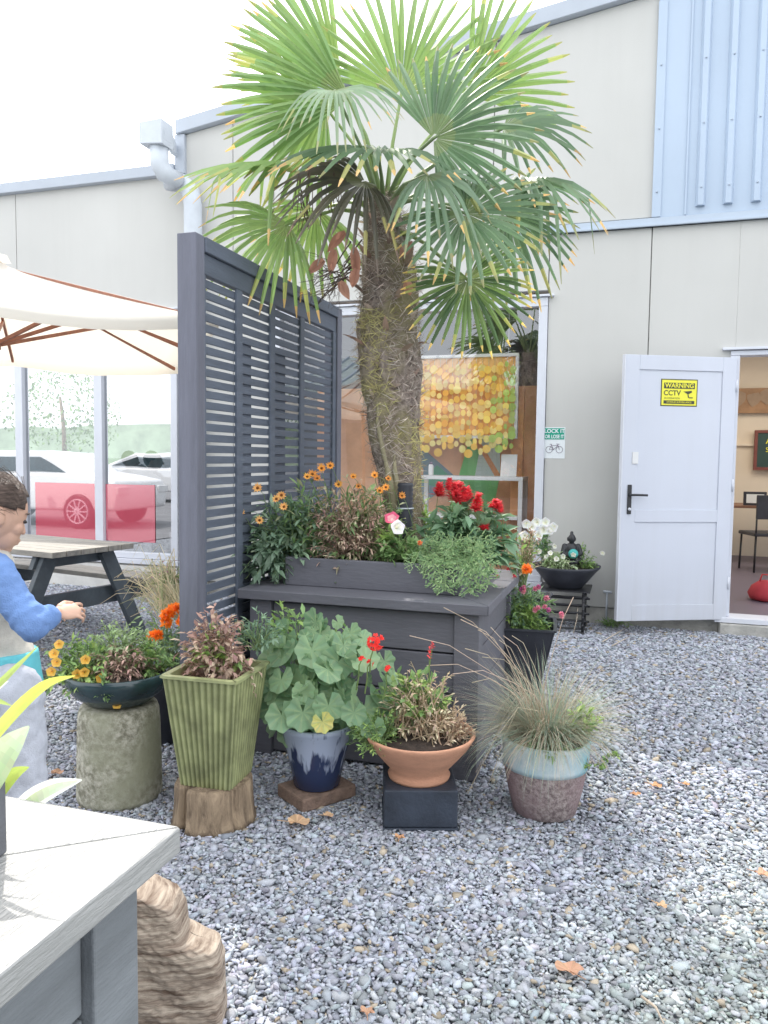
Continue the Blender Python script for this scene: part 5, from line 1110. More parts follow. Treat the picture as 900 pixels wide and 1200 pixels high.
# --- grass in the two tone pot
s_ = onZ(637, 966); g_c = V((s_.x, s_.y, 0)) + V((s_.x, s_.y, 0)).normalized() * .125; sp6 = mpp(g_c)
gg = plant('grass_pot', 'rough purplish pot with pale blue glazed rim holding a wispy grass tussock', 'potted plant', g_c)
h6 = zat(880, V((s_.x, s_.y, 0)) - V((s_.x, s_.y, 0)).normalized() * .02); r6 = 50.5 * sp6; rb6 = 37 * sp6
q = MB(); q.lathe([(rb6 * .9, 0), (rb6, .01), (rb6 + (r6 - rb6) * .45, h6 * .3), (r6 * .96, h6 * .62), (r6 * .985, h6 * .72)], 72, tuple(g_c), fn=lambda a, z: 1 + .016 * noise.noise(V((math.cos(a) * 14, math.sin(a) * 14, z * 90)))); keep(q.build('pot_body', 'roughpot'), gg)
q = MB(); q.lathe([(r6 * .975, h6 * .64), (r6 * .99, h6 * .70), (r6 * 1.02, h6 * .95), (r6 * 1.03, h6), (r6 * 1.0, h6 + .008), (r6 * .93, h6 + .004), (r6 * .91, h6 - .03)], 56, tuple(g_c), fn=lambda a, z: 1 + (.006 * noise.noise(V((math.cos(a) * 3, math.sin(a) * 3, 0)))) + (.014 * noise.noise(V((math.cos(a) * 4, math.sin(a) * 4, 7))) if z < h6 * .8 else 0)); keep(q.build('glazed_rim', speck('pale_glaze', (.48, .60, .64), (.64, .70, .71), (.16, .46, .58), 30, 3.2, .2, .003, .35)), gg)
q = MB(); q.lathe([(r6 * .92, h6 - .02), (r6 * .5, h6 - .005), (.01, h6)], 24, tuple(g_c)); keep(q.build('soil', 'soil'), gg)
q = MB(); gt = g_c + ZU * (h6 - .01)
GC = [(.36, .30, .20), (.42, .35, .25), (.30, .32, .22), (.22, .30, .22), (.26, .33, .25), (.33, .25, .17), (.20, .27, .17)]
for k in range(2300):
    a = rnd(0, 2 * PI); lean = rnd(.1, 1.0) ** .8; L_ = rnd(.18, .44); d = V((math.cos(a) * lean, math.sin(a) * lean, 1)).normalized() + rgt * rnd(-.25, .15); p_ = gt + V((math.cos(a), math.sin(a), 0)) * rnd(0, .09)
    sidev = d.cross(ZU).normalized(); q.blade(p_, d, (ZU - d * .6 + rv() * .1), L_, rnd(.0018, .0034), jit(random.choice(GC), .2), rnd(.3, 2.2), 5, .05, prof=lambda t: 1 - t * .85)
for px, py in ((520, 712), (540, 726), (545, 760), (560, 738), (575, 735), (590, 745), (565, 770), (585, 750), (530, 790), (600, 745), (570, 890), (558, 905), (548, 930), (575, 915), (565, 870), (480, 745), (500, 780), (553, 800), (672, 700)):
    dq = (gt - CAM).dot(fw); e_ = atd(px, py, dq - rnd(0, .15)); a_ = gt + rv() * .05; up_ = .22 if py < 850 else .9
    mid = a_.lerp(e_, .45) + ZU * (.10 if py < 850 else .22); q.tube([a_, a_.lerp(mid, .5) + ZU * .05, mid, mid.lerp(e_, .5) + ZU * .03, e_], [.0018, .0015, .0013, .0012, .0016], 4, jit((.46, .37, .27), .15))
keep(q.build('grass_blades', 'dry'), gg)
q = MB(); bush(q, rel(gt, .14, -.04, .05), (.07, .07, .13), 20, 7, .032, .018, YGR, lo=-.1); bush(q, rel(gt, -.02, -.12, .0), (.12, .05, .05), 26, 6, .045, .010, GR, lo=-.1)
dq = (gt - CAM).dot(fw)
for ex_, ey in ((703, 897), (690, 900), (712, 890), (718, 886)): a_ = rel(gt, .12, -.05, .04); e_ = atd(ex_, ey, dq - .1); stem(q, a_, e_, .0025, (.50, .40, .30), .25); bush(q, e_, (.02, .02, .02), 4, 5, .02, .014, YGR)
keep(q.build('weed', 'leaf'), gg)

# --- bowl on lattice stand by the wall, with statue
s_ = onZ(661, 742); w_c = V((s_.x, s_.y, 0)) + V((s_.x, s_.y, 0)).normalized() * .17; sp7 = mpp(w_c)
z7 = zat(688, w_c)
ls_ = plant('lattice_stand', 'black lattice stand of crossed rods by the wall holding the wide bowl', 'stand', w_c)
q = MB(); hw = 22 * sp7; n7 = 11
for k in range(n7):
    z = .01 + (z7 - .03) * k / (n7 - 1)
    for s2 in (-1, 1):
        if k % 2: q.tube([w_c + V((-hw * 1.25, s2 * hw, z)), w_c + V((0, s2 * hw, z + rnd(-.004, .004))), w_c + V((hw * 1.25, s2 * hw, z))], .009, 6)
        else: q.tube([w_c + V((s2 * hw, -hw * 1.25, z)), w_c + V((s2 * hw, 0, z)), w_c + V((s2 * hw, hw * 1.25, z))], .009, 6)
keep(q.build('rods', 'black'), ls_)
for sx_ in (-1, 1):
    for sy_ in (-1, 1): q = MB(); q.tube([w_c + V((sx_ * hw, sy_ * hw, 0)), w_c + V((sx_ * hw, sy_ * hw, z7 - .01))], .012, 8); keep(q.build('post', 'black'), ls_)
q = MB(); q.box((w_c.x - hw * 1.35, w_c.y - hw * 1.35, z7 - .009), (w_c.x + hw * 1.35, w_c.y + hw * 1.35, z7)); keep(q.build('top', 'black', None, .003), ls_)
wb = plant('black_bowl', 'wide black bowl of white petunias and pale leaves by the wall', 'potted plant', w_c + ZU * z7)
c7 = w_c + V((0, 0, z7 + .001)); R7 = 40 * sp7; h7 = 26 * sp7
q = MB(); q.lathe([(R7 * .46, 0), (R7 * .5, .01), (R7 * .70, h7 * .42), (R7 * .9, h7 * .8), (R7 * .96, h7 * .88), (R7 * .97, h7 * .9), (R7, h7), (R7 * .95, h7), (R7 * .92, h7 - .03)], 48, tuple(c7)); keep(q.build('bowl', 'blackplastic'), wb)
q = MB(); q.lathe([(R7 * .925, h7 - .025), (.01, h7 - .01)], 24, tuple(c7)); keep(q.build('soil', 'soil'), wb)
q = MB(); bush(q, rel(c7, -.08, -.05, h7), (.17, .14, .13), 90, 7, .04, .022, [(.42, .50, .30), (.30, .42, .18), (.55, .60, .42)], lo=-.15); bush(q, rel(c7, .13, -.02, h7), (.13, .12, .18), 50, 9, .035, .013, GR + YGR, lo=-.1); bush(q, rel(c7, -.20, .0, h7 + .1), (.09, .1, .22), 36, 7, .04, .022, GR + BGR, rel(c7, -.15, 0, h7), lo=-.1)
keep(q.build('foliage', 'leaf'), wb); d7 = (c7 - CAM).dot(fw)
for px, py in ((617, 614), (629, 612), (639, 612), (644, 621), (631, 627), (615, 628), (648, 618), (623, 617), (637, 621)): c_ = atd(px, py, d7 - .16); flower_part(wb, lambda q: trumpet(q, c_, TOCAM(c_) + rv() * .4, .040, (.85, .85, .84), (.8, .8, .55)))
for px, py in ((645, 648), (652, 655), (640, 652), (660, 652), (706, 648), (650, 640), (632, 646), (672, 650)): c_ = atd(px, py, d7 - .2); flower_part(wb, lambda q: trumpet(q, c_, TOCAM(c_) + rv() * .5, .022, (.85, .85, .78), (.8, .8, .55)))

def caps(mb, a, b_, ra, rb, n=14):
    a = V(a); b_ = V(b_); d = (b_ - a); L_ = d.length; d = d.normalized() if L_ > 1e-6 else ZU; pts = []; rr_ = []
    for k in range(5): an = PI / 2 * k / 5; pts.append(a - d * ra * math.cos(an)); rr_.append(max(.0004, ra * math.sin(an)))
    pts.append(a); rr_.append(ra); pts.append(b_); rr_.append(rb)
    for k in range(1, 6): an = PI / 2 * k / 5; pts.append(b_ + d * rb * math.sin(an)); rr_.append(max(.0004, rb * math.cos(an)))
    mb.tube(pts, rr_, n)
def ell(mb, c, ax, ay, az, rx, ry, rz, fn=None, nu=24, nv=16):
    c = V(c); vs = []
    for j in range(nv + 1):
        th = PI * (j + .02) / (nv + .04)
        for i in range(nu):
            ph = 2 * PI * i / nu; u_ = V((math.sin(th) * math.cos(ph), math.sin(th) * math.sin(ph), math.cos(th))); s_ = fn(u_) if fn else 1
            vs.append(c + ax * u_.x * rx * s_ + ay * u_.y * ry * s_ + az * u_.z * rz * s_)
    mb.add(vs, [(j * nu + i, (j + 1) * nu + i, (j + 1) * nu + (i + 1) % nu, j * nu + (i + 1) % nu) for j in range(nv) for i in range(nu)] + [tuple(range(nu)), tuple(range(nv * nu, (nv + 1) * nu))[::-1]], (.5,) * 3, True)
ftex = bpy.data.textures.new('folds', 'CLOUDS'); ftex.noise_scale = .055; ftex.noise_depth = 2
def fuse(o, vox, smooth=4, fac=.6, fold=0):
    m_ = o.modifiers.new('remesh', 'REMESH'); m_.mode = 'VOXEL'; m_.voxel_size = vox; m_.use_smooth_shade = True
    if smooth: s_ = o.modifiers.new('smooth', 'SMOOTH'); s_.iterations = smooth; s_.factor = fac
    if fold: d_ = o.modifiers.new('folds', 'DISPLACE'); d_.texture = ftex; d_.strength = fold; d_.mid_level = .5; d_.texture_coords = 'LOCAL'
    return o
bd_ = plant('seated_statue', 'small black seated statue holding a turquoise ball in the wide bowl by the wall', 'statue', rel(c7, .03, -.02, h7))
b0_ = rel(c7, .03, -.04, h7 + .02); X_, Y_ = rgt, fwd; q = MB(); S_ = 1.02
def bb(a, b2_, z): return b0_ + X_ * a * S_ + Y_ * b2_ * S_ + ZU * z * S_
ell(q, bb(0, 0, .05), X_, Y_, ZU, .075, .055, .07); ell(q, bb(0, 0, .11), X_, Y_, ZU, .055, .04, .06); ell(q, bb(0, -.01, .20), X_, Y_, ZU, .030, .032, .040); ell(q, bb(0, .0, .243), X_, Y_, ZU, .015, .015, .018); caps(q, bb(0, 0, .15), bb(0, -.005, .18), .018, .018)
for s2 in (-1, 1): caps(q, bb(s2 * .055, 0, .14), bb(s2 * .075, -.02, .08), .022, .018); caps(q, bb(s2 * .075, -.02, .08), bb(s2 * .02, -.06, .065), .018, .014); caps(q, bb(s2 * .07, -.01, .02), bb(s2 * -.02, -.06, .015), .03, .022); ell(q, bb(s2 * .031, 0, .196), X_, Y_, ZU, .006, .01, .018)
keep(fuse(q.build('figure', 'black'), .005, 2), bd_); q = MB(); ell(q, bb(0, -.07, .085), X_, Y_, ZU, .040, .036, .040); keep(q.build('ball', surf('turquoise', (.06, .38, .36), .5, .3, 20)), bd_)
wc_ = plant('ground_weed', 'little green weed growing at the foot of the wall below the open door', 'weed', onZ(718, 733)); q = MB(); bush(q, onZ(718, 735) + ZU * .02, (.16, .08, .06), 30, 6, .04, .01, GR, lo=0); keep(q.build('foliage', 'leaf'), wc_)
tp_ = plant('garden_tap', 'small grey tap standing at the wall base just left of the open door', 'tap', (onY(711, 705, WY - .04).x, WY - .05, .05))
x_, y_ = onY(711, 705, WY - .05).x, WY - .05; zt_ = onY(711, 695, WY - .05).z
q = MB(); q.tube([(x_, y_, -.02), (x_, y_, zt_)], .008, 8); keep(q.build('riser', 'pipe'), tp_); q = MB(); q.tube([(x_ - .03, y_, zt_ + .01), (x_ + .04, y_, zt_ + .01)], .012, 8); keep(q.build('valve', 'pipe'), tp_)
# ------------------------------------------------------------------ the child
kd = 2.30
K = lambda px, py, off=0: atd(px, py, kd + off)          # off: + away from the viewer
kid_c = V((K(5, 900).x, K(5, 900).y, 0))
kid = thing('person', 'child in blue and cream raglan sweatshirt and grey joggers reaching out at the left edge', 'person', tuple(kid_c))
fX = (rgt * .72 + fwd * .70).normalized(); fY = ZU.cross(fX)      # facing right and a little away
hd = (fX * .93 - ZU * .36).normalized(); hu = (ZU * .93 + fX * .36).normalized(); hs2 = hu.cross(hd)   # looking down
HC = K(-7, 599, .02)
q = MB()
def headf(u_):
    s_ = 1.0
    if u_.x > 0 and u_.z < 0: s_ *= 1 - .10 * u_.x * -u_.z
    return s_
ell(q, HC, hd, hs2, hu, .094, .074, .105, headf, 32, 24)
ell(q, HC + hd * .045 - hu * .055, hd, hs2, hu, .050, .052, .058); ell(q, HC + hd * .066 - hu * .094, hd, hs2, hu, .022, .024, .018)     # jaw, chin
ell(q, HC + hd * .060 - hu * .030 , hd, hs2, hu, .036, .058, .036)                        # cheeks
caps(q, HC + hd * .088 - hu * .006, HC + hd * .101 - hu * .034, .006, .0085)                # nose
ell(q, HC + hd * .093 - hu * .062, hd, hs2, hu, .010, .020, .006); ell(q, HC + hd * .091 - hu * .073, hd, hs2, hu, .009, .017, .006)   # lips
for s2 in (-1, 1): ell(q, HC + hs2 * s2 * .072 - hd * .004 - hu * .012, (hd * .9 - hu * .2).normalized(), hs2, (hu * .95 - hd * .2).normalized(), .018, .012, .030)
NK = K(-12, 652, .03); caps(q, HC - hu * .06 - hd * .015, NK - ZU * .02, .042, .044)
SHr, SHl = K(-4, 676, -.10), K(-34, 672, .16); CH = K(-16, 705, .03); WST = K(-6, 765, .03); PLV = K(2, 800, .04)
caps(q, NK - ZU * .02, CH, .06, .085); caps(q, CH, WST, .088, .082); caps(q, WST, PLV, .083, .094)
ELr, WRr = K(38, 733, -.14), K(66, 719, -.08); ELl, WRl = K(8, 742, .22), K(40, 724, .20)
caps(q, SHr, ELr, .038, .030); caps(q, ELr, WRr, .029, .020); caps(q, SHl, ELl, .038, .030); caps(q, ELl, WRl, .029, .020)
HPr, HPl = K(14, 812, -.045), K(-6, 812, .10); KNr, KNl = K(28, 925, -.07), K(14, 925, .10)
ANr = V((KNr.x, KNr.y, .09)) + fX * -.01; ANl = V((KNl.x, KNl.y, .09)) - fX * .05
for h_, k_, a_ in ((HPr, KNr, ANr), (HPl, KNl, ANl)):
    caps(q, h_, k_, .072, .046); caps(q, k_, a_, .044, .028); caps(q, a_ - ZU * .04 - fX * .01, a_ - ZU * .055 + fX * .12, .030, .026)
def hand(q, wr, dr, dn, sc_=1.0, curl=.5):
    dr = dr.normalized(); sd_ = dr.cross(dn).normalized(); dn = sd_.cross(dr)
    ell(q, wr + dr * .035 * sc_, dr, sd_, dn, .036 * sc_, .027 * sc_, .013 * sc_)
    for k, (o_, L_) in enumerate(((-.022, .044), (-.0075, .052), (.0075, .048), (.0215, .036))):
        a = wr + dr * .055 * sc_ + sd_ * o_ * sc_; d = (dr + sd_ * o_ * 9).normalized(); r_ = .0056 * sc_
        for j in range(3):
            an = curl * (j + .5 + .5 * k / 3) * .7; dd = (d * math.cos(an) - dn * math.sin(an)); b2 = a + dd * L_ * sc_ * (.45, .32, .25)[j]; caps(q, a, b2, r_, r_ * .9, 10); a = b2; r_ *= .9
    a = wr + dr * .015 * sc_ - sd_ * .022 * sc_; b2 = a + (dr * .7 - sd_ * .6 - dn * .35).normalized() * .028 * sc_; caps(q, a, b2, .0095 * sc_, .008 * sc_, 10); caps(q, b2, b2 + (dr * .95 - dn * .3).normalized() * .024 * sc_, .008 * sc_, .0065 * sc_, 10)
hand(q, WRr, (K(92, 715, -.04) - WRr), ZU * .6 - fwd * .8, 1.0, .8); hand(q, WRl, (K(70, 716, .2) - WRl), ZU, 1.0, .8)
bodyo = keep(fuse(q.build('body', 'skin'), .003, 4, .5), kid)
q = MB()
for s2 in (-1, 1): ell(q, HC + hd * .080 - hu * .004 + hs2 * s2 * .034, hd, hs2, hu, .010, .010, .006)
e_ = q.build('eyes', surf('eye_dark', (.03, .02, .018), .2)); keep(e_, kid)
q = MB()
for s2 in (-1, 1): q.tube([HC + hd * .088 + hu * .018 + hs2 * s2 * .015, HC + hd * .088 + hu * .024 + hs2 * s2 * .032, HC + hd * .072 + hu * .018 + hs2 * s2 * .05], [.002, .003, .001], 6)
keep(q.build('eyebrows', 'hair'), kid)
q = MB(); nu, nv = 48, 30; vs = []; keepf = []
def hairpos(th, ph):
    u_ = V((math.sin(th) * math.cos(ph), math.sin(th) * math.sin(ph), math.cos(th)))
    k = 1 + .02 * math.sin(ph * 9 + th * 4) + .012 * noise.noise(u_ * 14)
    return u_, HC + hd * (u_.x * .103 * k - .006) + hs2 * u_.y * .083 * k + hu * (u_.z * .113 * k + .006)
for j in range(nv + 1):
    for i in range(nu): vs.append(hairpos(PI * (j + .01) / (nv + .02), 2 * PI * i / nu))
fs = []
for j in range(nv):
    for i in range(nu):
        u_ = vs[j * nu + i][0]; face = u_.x > .62 - .25 * (u_.z < .3) and u_.z < .62; low = u_.z < -.55 + .5 * max(0, u_.x) - .35 * max(0, -u_.x); ear = abs(u_.y) > .82 and -.42 < u_.z < .16 and -.25 < u_.x < .3
        side = u_.x > .34 and u_.z < .12
        if not (face or low or ear or side): fs.append((j * nu + i, (j + 1) * nu + i, (j + 1) * nu + (i + 1) % nu, j * nu + (i + 1) % nu))
q.add([v[1] for v in vs], fs, (.5,) * 3, True); ell(q, HC - hd * .088 + hu * .075, hd, hs2, hu, .045, .045, .042)
ho = keep(q.build('hair', 'hair'), kid); sm_ = ho.modifiers.new('shell', 'SOLIDIFY'); sm_.thickness = .008; sm_.offset = -1
q = MB()
for k in range(220):
    i = random.randrange(nu); j = random.randrange(2, 20); u_, p_ = vs[j * nu + i]
    if u_.x > .55 and u_.z < .6 or u_.z < -.3: continue
    nn_ = (hd * u_.x + hs2 * u_.y + hu * u_.z); t_ = (-hd * .9 + hu * rnd(-.2, .5) + rv() * .3); t_ = (t_ - nn_ * t_.dot(nn_)).normalized(); q.tube([p_, p_ + t_ * .03 + nn_ * .004, p_ + t_ * .055 + nn_ * rnd(.002, .01)], .0006, 3)
keep(q.build('loose_hair', 'hair'), kid)
q = MB(); caps(q, NK - ZU * .035, CH, .072, .100); caps(q, CH, WST, .102, .098); caps(q, WST, PLV + ZU * .06, .099, .100); keep(fuse(q.build('sweatshirt', 'fabriccream'), .007, 6, fold=.022), kid)
for nm_, S1, E1_, W1 in (('sleeve', SHr, ELr, WRr), ('sleeve', SHl, ELl, WRl)):
    q = MB(); caps(q, NK.lerp(S1, .35) - ZU * .02, S1, .058, .056); caps(q, S1, E1_, .053, .045); caps(q, E1_, W1 - (W1 - E1_).normalized() * .02, .043, .030); d_ = (W1 - E1_).normalized(); q.tube([W1 - d_ * .05, W1 - d_ * .03, W1 - d_ * .0], [.034, .032, .028], 18)
    for t in (.2, .45, .7): c_ = E1_.lerp(W1, t); q.tube([c_, c_ + d_ * .012 + ZU * rnd(-.004, .004)], [.045 - .013 * t, .042 - .013 * t], 18)
    for t in (.6, .8): c_ = S1.lerp(E1_, t); q.tube([c_, c_ + (E1_ - S1).normalized() * .014], [.051, .050], 18)
    keep(fuse(q.build(nm_, 'fabricblue'), .0055, 4, fold=.020), kid)
q = MB(); q.tube([PLV + ZU * .10, PLV + ZU * .03, PLV - ZU * .012, PLV - ZU * .014], [.104, .112, .118, .108], 28); keep(fuse(q.build('shirt_hem', 'aqua'), .006, 3), kid)
q = MB(); caps(q, PLV + ZU * .03, PLV - ZU * .03, .100, .104)
for h_, k_, a_ in ((HPr, KNr, ANr), (HPl, KNl, ANl)): caps(q, h_, k_, .090, .064); caps(q, k_, a_ + ZU * .02, .063, .046); q.tube([a_ + ZU * .05, a_ + ZU * .0], [.046, .036], 16)
keep(fuse(q.build('joggers', 'sweat'), .008, 6, fold=.020), kid)
for a_ in (ANr, ANl): q = MB(); ell(q, a_ - ZU * .055 + fX * .055, fX, fY, ZU, .105, .042, .038); keep(fuse(q.build('shoe', 'white'), .006, 2), kid)

# ------------------------------------------------------------------ strappy plant in the near planter, log, litter
fpb = thing('strap_leaf_plant', 'bright yellow green strap leaved plant in the near planter at the left edge', 'plant', (-1.15, .8, .92))
q = MB()
def strap(pts, w_, c, c2=None, edge=None):
    P = []; n = 14
    P0 = [V(p_) for p_ in pts]
    for i in range(n + 1):      # Catmull-Rom
        t = i / n * (len(P0) - 1); j = min(len(P0) - 2, int(t)); u_ = t - j; a, b_, c_, d = P0[max(0, j - 1)], P0[j], P0[j + 1], P0[min(len(P0) - 1, j + 2)]
        P.append(.5 * ((2 * b_) + (c_ - a) * u_ + (2 * a - 5 * b_ + 4 * c_ - d) * u_ * u_ + (3 * b_ - 3 * c_ + d - a) * u_ ** 3))
    vs = []; fs = []; cs = []
    for i, p_ in enumerate(P):
        t = (P[min(n, i + 1)] - P[max(0, i - 1)]).normalized(); s_ = t.cross(TOCAM(p_) + ZU * .4).normalized(); nn_ = s_.cross(t); u_ = i / n; w2_ = w_ / 2 * (.55 + .45 * math.sin(PI * min(1, u_ * 1.1))) * (1 if u_ < .75 else max(.04, 1 - (u_ - .75) / .25) ** .7)
        vs += [p_ - s_ * w2_ + nn_ * w2_ * .35, p_ - s_ * w2_ * .5 + nn_ * w2_ * .1, p_, p_ + s_ * w2_ * .5 + nn_ * w2_ * .1, p_ + s_ * w2_ + nn_ * w2_ * .35]
    for i in range(n):
        for k in range(4): fs.append((i * 5 + k, i * 5 + k + 1, i * 5 + k + 6, i * 5 + k + 5)); cs.append(jit(edge if edge and k in (0, 3) else mixc(c, c2 or c, i / n), .05))
    q.add(vs, fs, cs, True)
A = lambda px, py, d: atd(px, py, d)
strap([A(-40, 890, 1.25), A(-15, 820, 1.25), A(8, 793, 1.25), A(45, 757, 1.27)], .012, (.30, .42, .07), (.42, .52, .12))
strap([A(-50, 930, 1.2), A(-20, 880, 1.2), A(20, 832, 1.2), A(55, 802, 1.2), A(88, 792, 1.2)], .020, (.52, .62, .10), (.66, .66, .03))
strap([A(-40, 900, 1.25), A(-15, 860, 1.25), A(22, 834, 1.26)], .014, (.60, .62, .06), (.62, .64, .05))
strap([A(-50, 960, 1.15), A(-20, 925, 1.15), A(8, 880, 1.15), A(34, 851, 1.17)], .046, (.26, .40, .12), (.55, .64, .42))
strap([A(-45, 980, 1.2), A(-20, 950, 1.2), A(12, 912, 1.2), A(34, 899, 1.2)], .028, (.42, .56, .05), (.50, .62, .08))
strap([A(0, 985, 1.38), A(30, 946, 1.38), A(60, 926, 1.38), A(96, 914, 1.38)], .040, (.34, .48, .16), (.70, .74, .60), (.78, .80, .74))
strap([A(-40, 850, 1.3), A(-15, 815, 1.3), A(10, 798, 1.32)], .013, (.6, .66, .4), (.75, .76, .6)); strap([A(-40, 850, 1.3), A(-15, 822, 1.3), A(14, 827, 1.3)], .010, (.40, .5, .1))
for k in range(16): a = V((-1.2 + rnd(-.15, .1), .75 + rnd(-.25, .12), .90)); strap([a, a + V((rnd(-.1, .02), rnd(-.1, .1), .15)), a + V((rnd(-.3, .0), rnd(-.2, .1), rnd(.2, .35)))], rnd(.015, .04), random.choice(YGR + [(.3, .44, .1)]), (.5, .58, .2))
keep(q.build('leaves', 'leaf'), fpb)
dl_ = thing('weathered_log', 'big weathered pale driftwood log lying behind the near planter', 'log', (-1.15, 1.66, 0))
q = MB(); n1, n2 = 130, 170; vs = []; LD = 1.86
edge_ = [(lambda p_: (p_.z, p_.dot(rgt)))(atd(px - 7, py + 14, LD)) for px, py in ((262, 1222), (263, 1170), (262, 1128), (256, 1110), (234, 1100), (218, 1092), (213, 1066), (205, 1052), (190, 1043), (172, 1036), (150, 1032))]
fd0 = atd(200, 1120, LD).dot(fwd); xl = atd(110, 1120, LD).dot(rgt); ztop = edge_[-1][0]
def xr_(z):
    for (za_, xa), (zb_, xb) in zip(edge_[:-1], edge_[1:]):
        if z <= zb_: return xa + (xb - xa) * max(0, min(1, (z - za_) / max(1e-6, zb_ - za_)))
    return edge_[-1][1]
for j in range(n1):
    z = ztop * j / (n1 - 1); hw_ = (xr_(z) - xl) / 2; cx0 = xl + hw_
    for i in range(n2):
        a = 2 * PI * i / n2; ca_, sa_ = math.cos(a), math.sin(a); k_ = (abs(ca_) ** 5 + abs(sa_) ** 5) ** -.2
        u_, v_ = ca_ * k_ * hw_, sa_ * k_ * .06
        g_ = u_ * .8 + z * 1.0          # diagonal grain coordinate
        rel_ = .007 * noise.noise(V((g_ * 14, u_ * 3, v_ * 3))) + .002 * noise.noise(V((g_ * 75, u_ * 6, 2))) + .02 * noise.noise(V((u_ * 6, z * 6, 5))) + .004 * noise.noise(V((u_ * 90, z * 90, v_ * 90)))
        p_ = rgt * (cx0 + u_ * (1 + rel_ * .9)) + fwd * (fd0 + .06 + v_ * (1 + .1 * z) + (-rel_ if sa_ < 0 else rel_) * 1.3) + ZU * (z + .012 * noise.noise(V((u_ * 14, v_ * 14, 1))) * (j > n1 * .6)); vs.append(p_)
q.add(vs, [(j * n2 + i, j * n2 + (i + 1) % n2, (j + 1) * n2 + (i + 1) % n2, (j + 1) * n2 + i) for j in range(n1 - 1) for i in range(n2)] + [tuple(range((n1 - 1) * n2, n1 * n2))], (.5,) * 3, True)
keep(q.build('wood', 'log'), dl_)
lit = [(668, 1141, .036, 'large lobed tan leaf lying on the gravel at the bottom right'), (893, 1027, .028, 'orange brown leaf on the gravel at the right edge'), (348, 966, .045, 'curled brown leaf on the gravel below the paver'), (384, 958, .022, 'small pale crumpled leaf just right of the curled brown leaf'), (468, 984, .02, 'small pinkish leaf in front of the black block'), (768, 923, .026, 'reddish leaf on the gravel right of the grass pot'), (745, 933, .02, 'small tan leaf beside the reddish leaf right of the grass pot'), (66, 908, .03, 'tan leaf on the gravel behind the near planter'), (430, 1190, .018, 'tiny pale leaf at the bottom edge of the gravel'), (803, 921, .018, 'tiny brown leaf at mid right of the gravel'), (775, 1064, .020, 'tan chip of leaf on the lower right gravel'), (215, 918, .02, 'dark curled leaf between the stone column and log round')]
for px, py, sz, lb in lit:
    p_ = onZ(px, py, .012); q = MB(); cc_ = random.choice([(.50, .24, .09), (.42, .22, .12), (.55, .33, .16)]); a0 = rnd(0, 6)
    N_ = 40; vs = [p_ + ZU * .006]
    for k in range(N_): a = 2 * PI * k / N_; r_ = sz * (.62 + .30 * abs(math.cos(a * 2.5)) ** .7) * (1.25 if abs(a - PI) < 2 else .9); vs.append(p_ + V((math.cos(a + a0) * r_, math.sin(a + a0) * r_ * .75, .010 + .35 * sz * math.cos(a * 2 + a0) ** 2)))
    q.add(vs, [(0, 1 + k, 1 + (k + 1) % N_) for k in range(N_)], [jit(cc_, .15) for _ in range(N_)], True); q.tube([p_ + ZU * .008, p_ + V((math.cos(a0), math.sin(a0), .35)) * sz * 1.7], .0013, 4, cc_)
    tag(q.build('fallen_leaf', 'dry', loc=tuple(p_)), lb, 'leaf', 'fallen leaves on the gravel')
for k, (p1_, p2_, lb) in enumerate([((706, 752), (733, 736), 'dry pale twig lying on the gravel near the open door'), ((717, 757), (738, 746), 'second pale twig lying just in front of the other near the door'), ((752, 1168), (778, 1200), 'pale twig at the bottom edge of the gravel right of the lobed leaf'), ((672, 742), (678, 700), 'upright dry stalk beside the lattice stand')]):
    a, b_ = onZ(*p1_, .015), (onZ(*p2_, .02) if k < 3 else onZ(672, 742, 0) + V((.03, 0, .22))); q = MB(); q.tube([a, a.lerp(b_, .5) + V((.008, .004, .006)), b_], [.004, .0035, .002], 6, (.5, .42, .33)); tag(q.build('twig', 'attr', loc=tuple(a)), lb, 'twig')

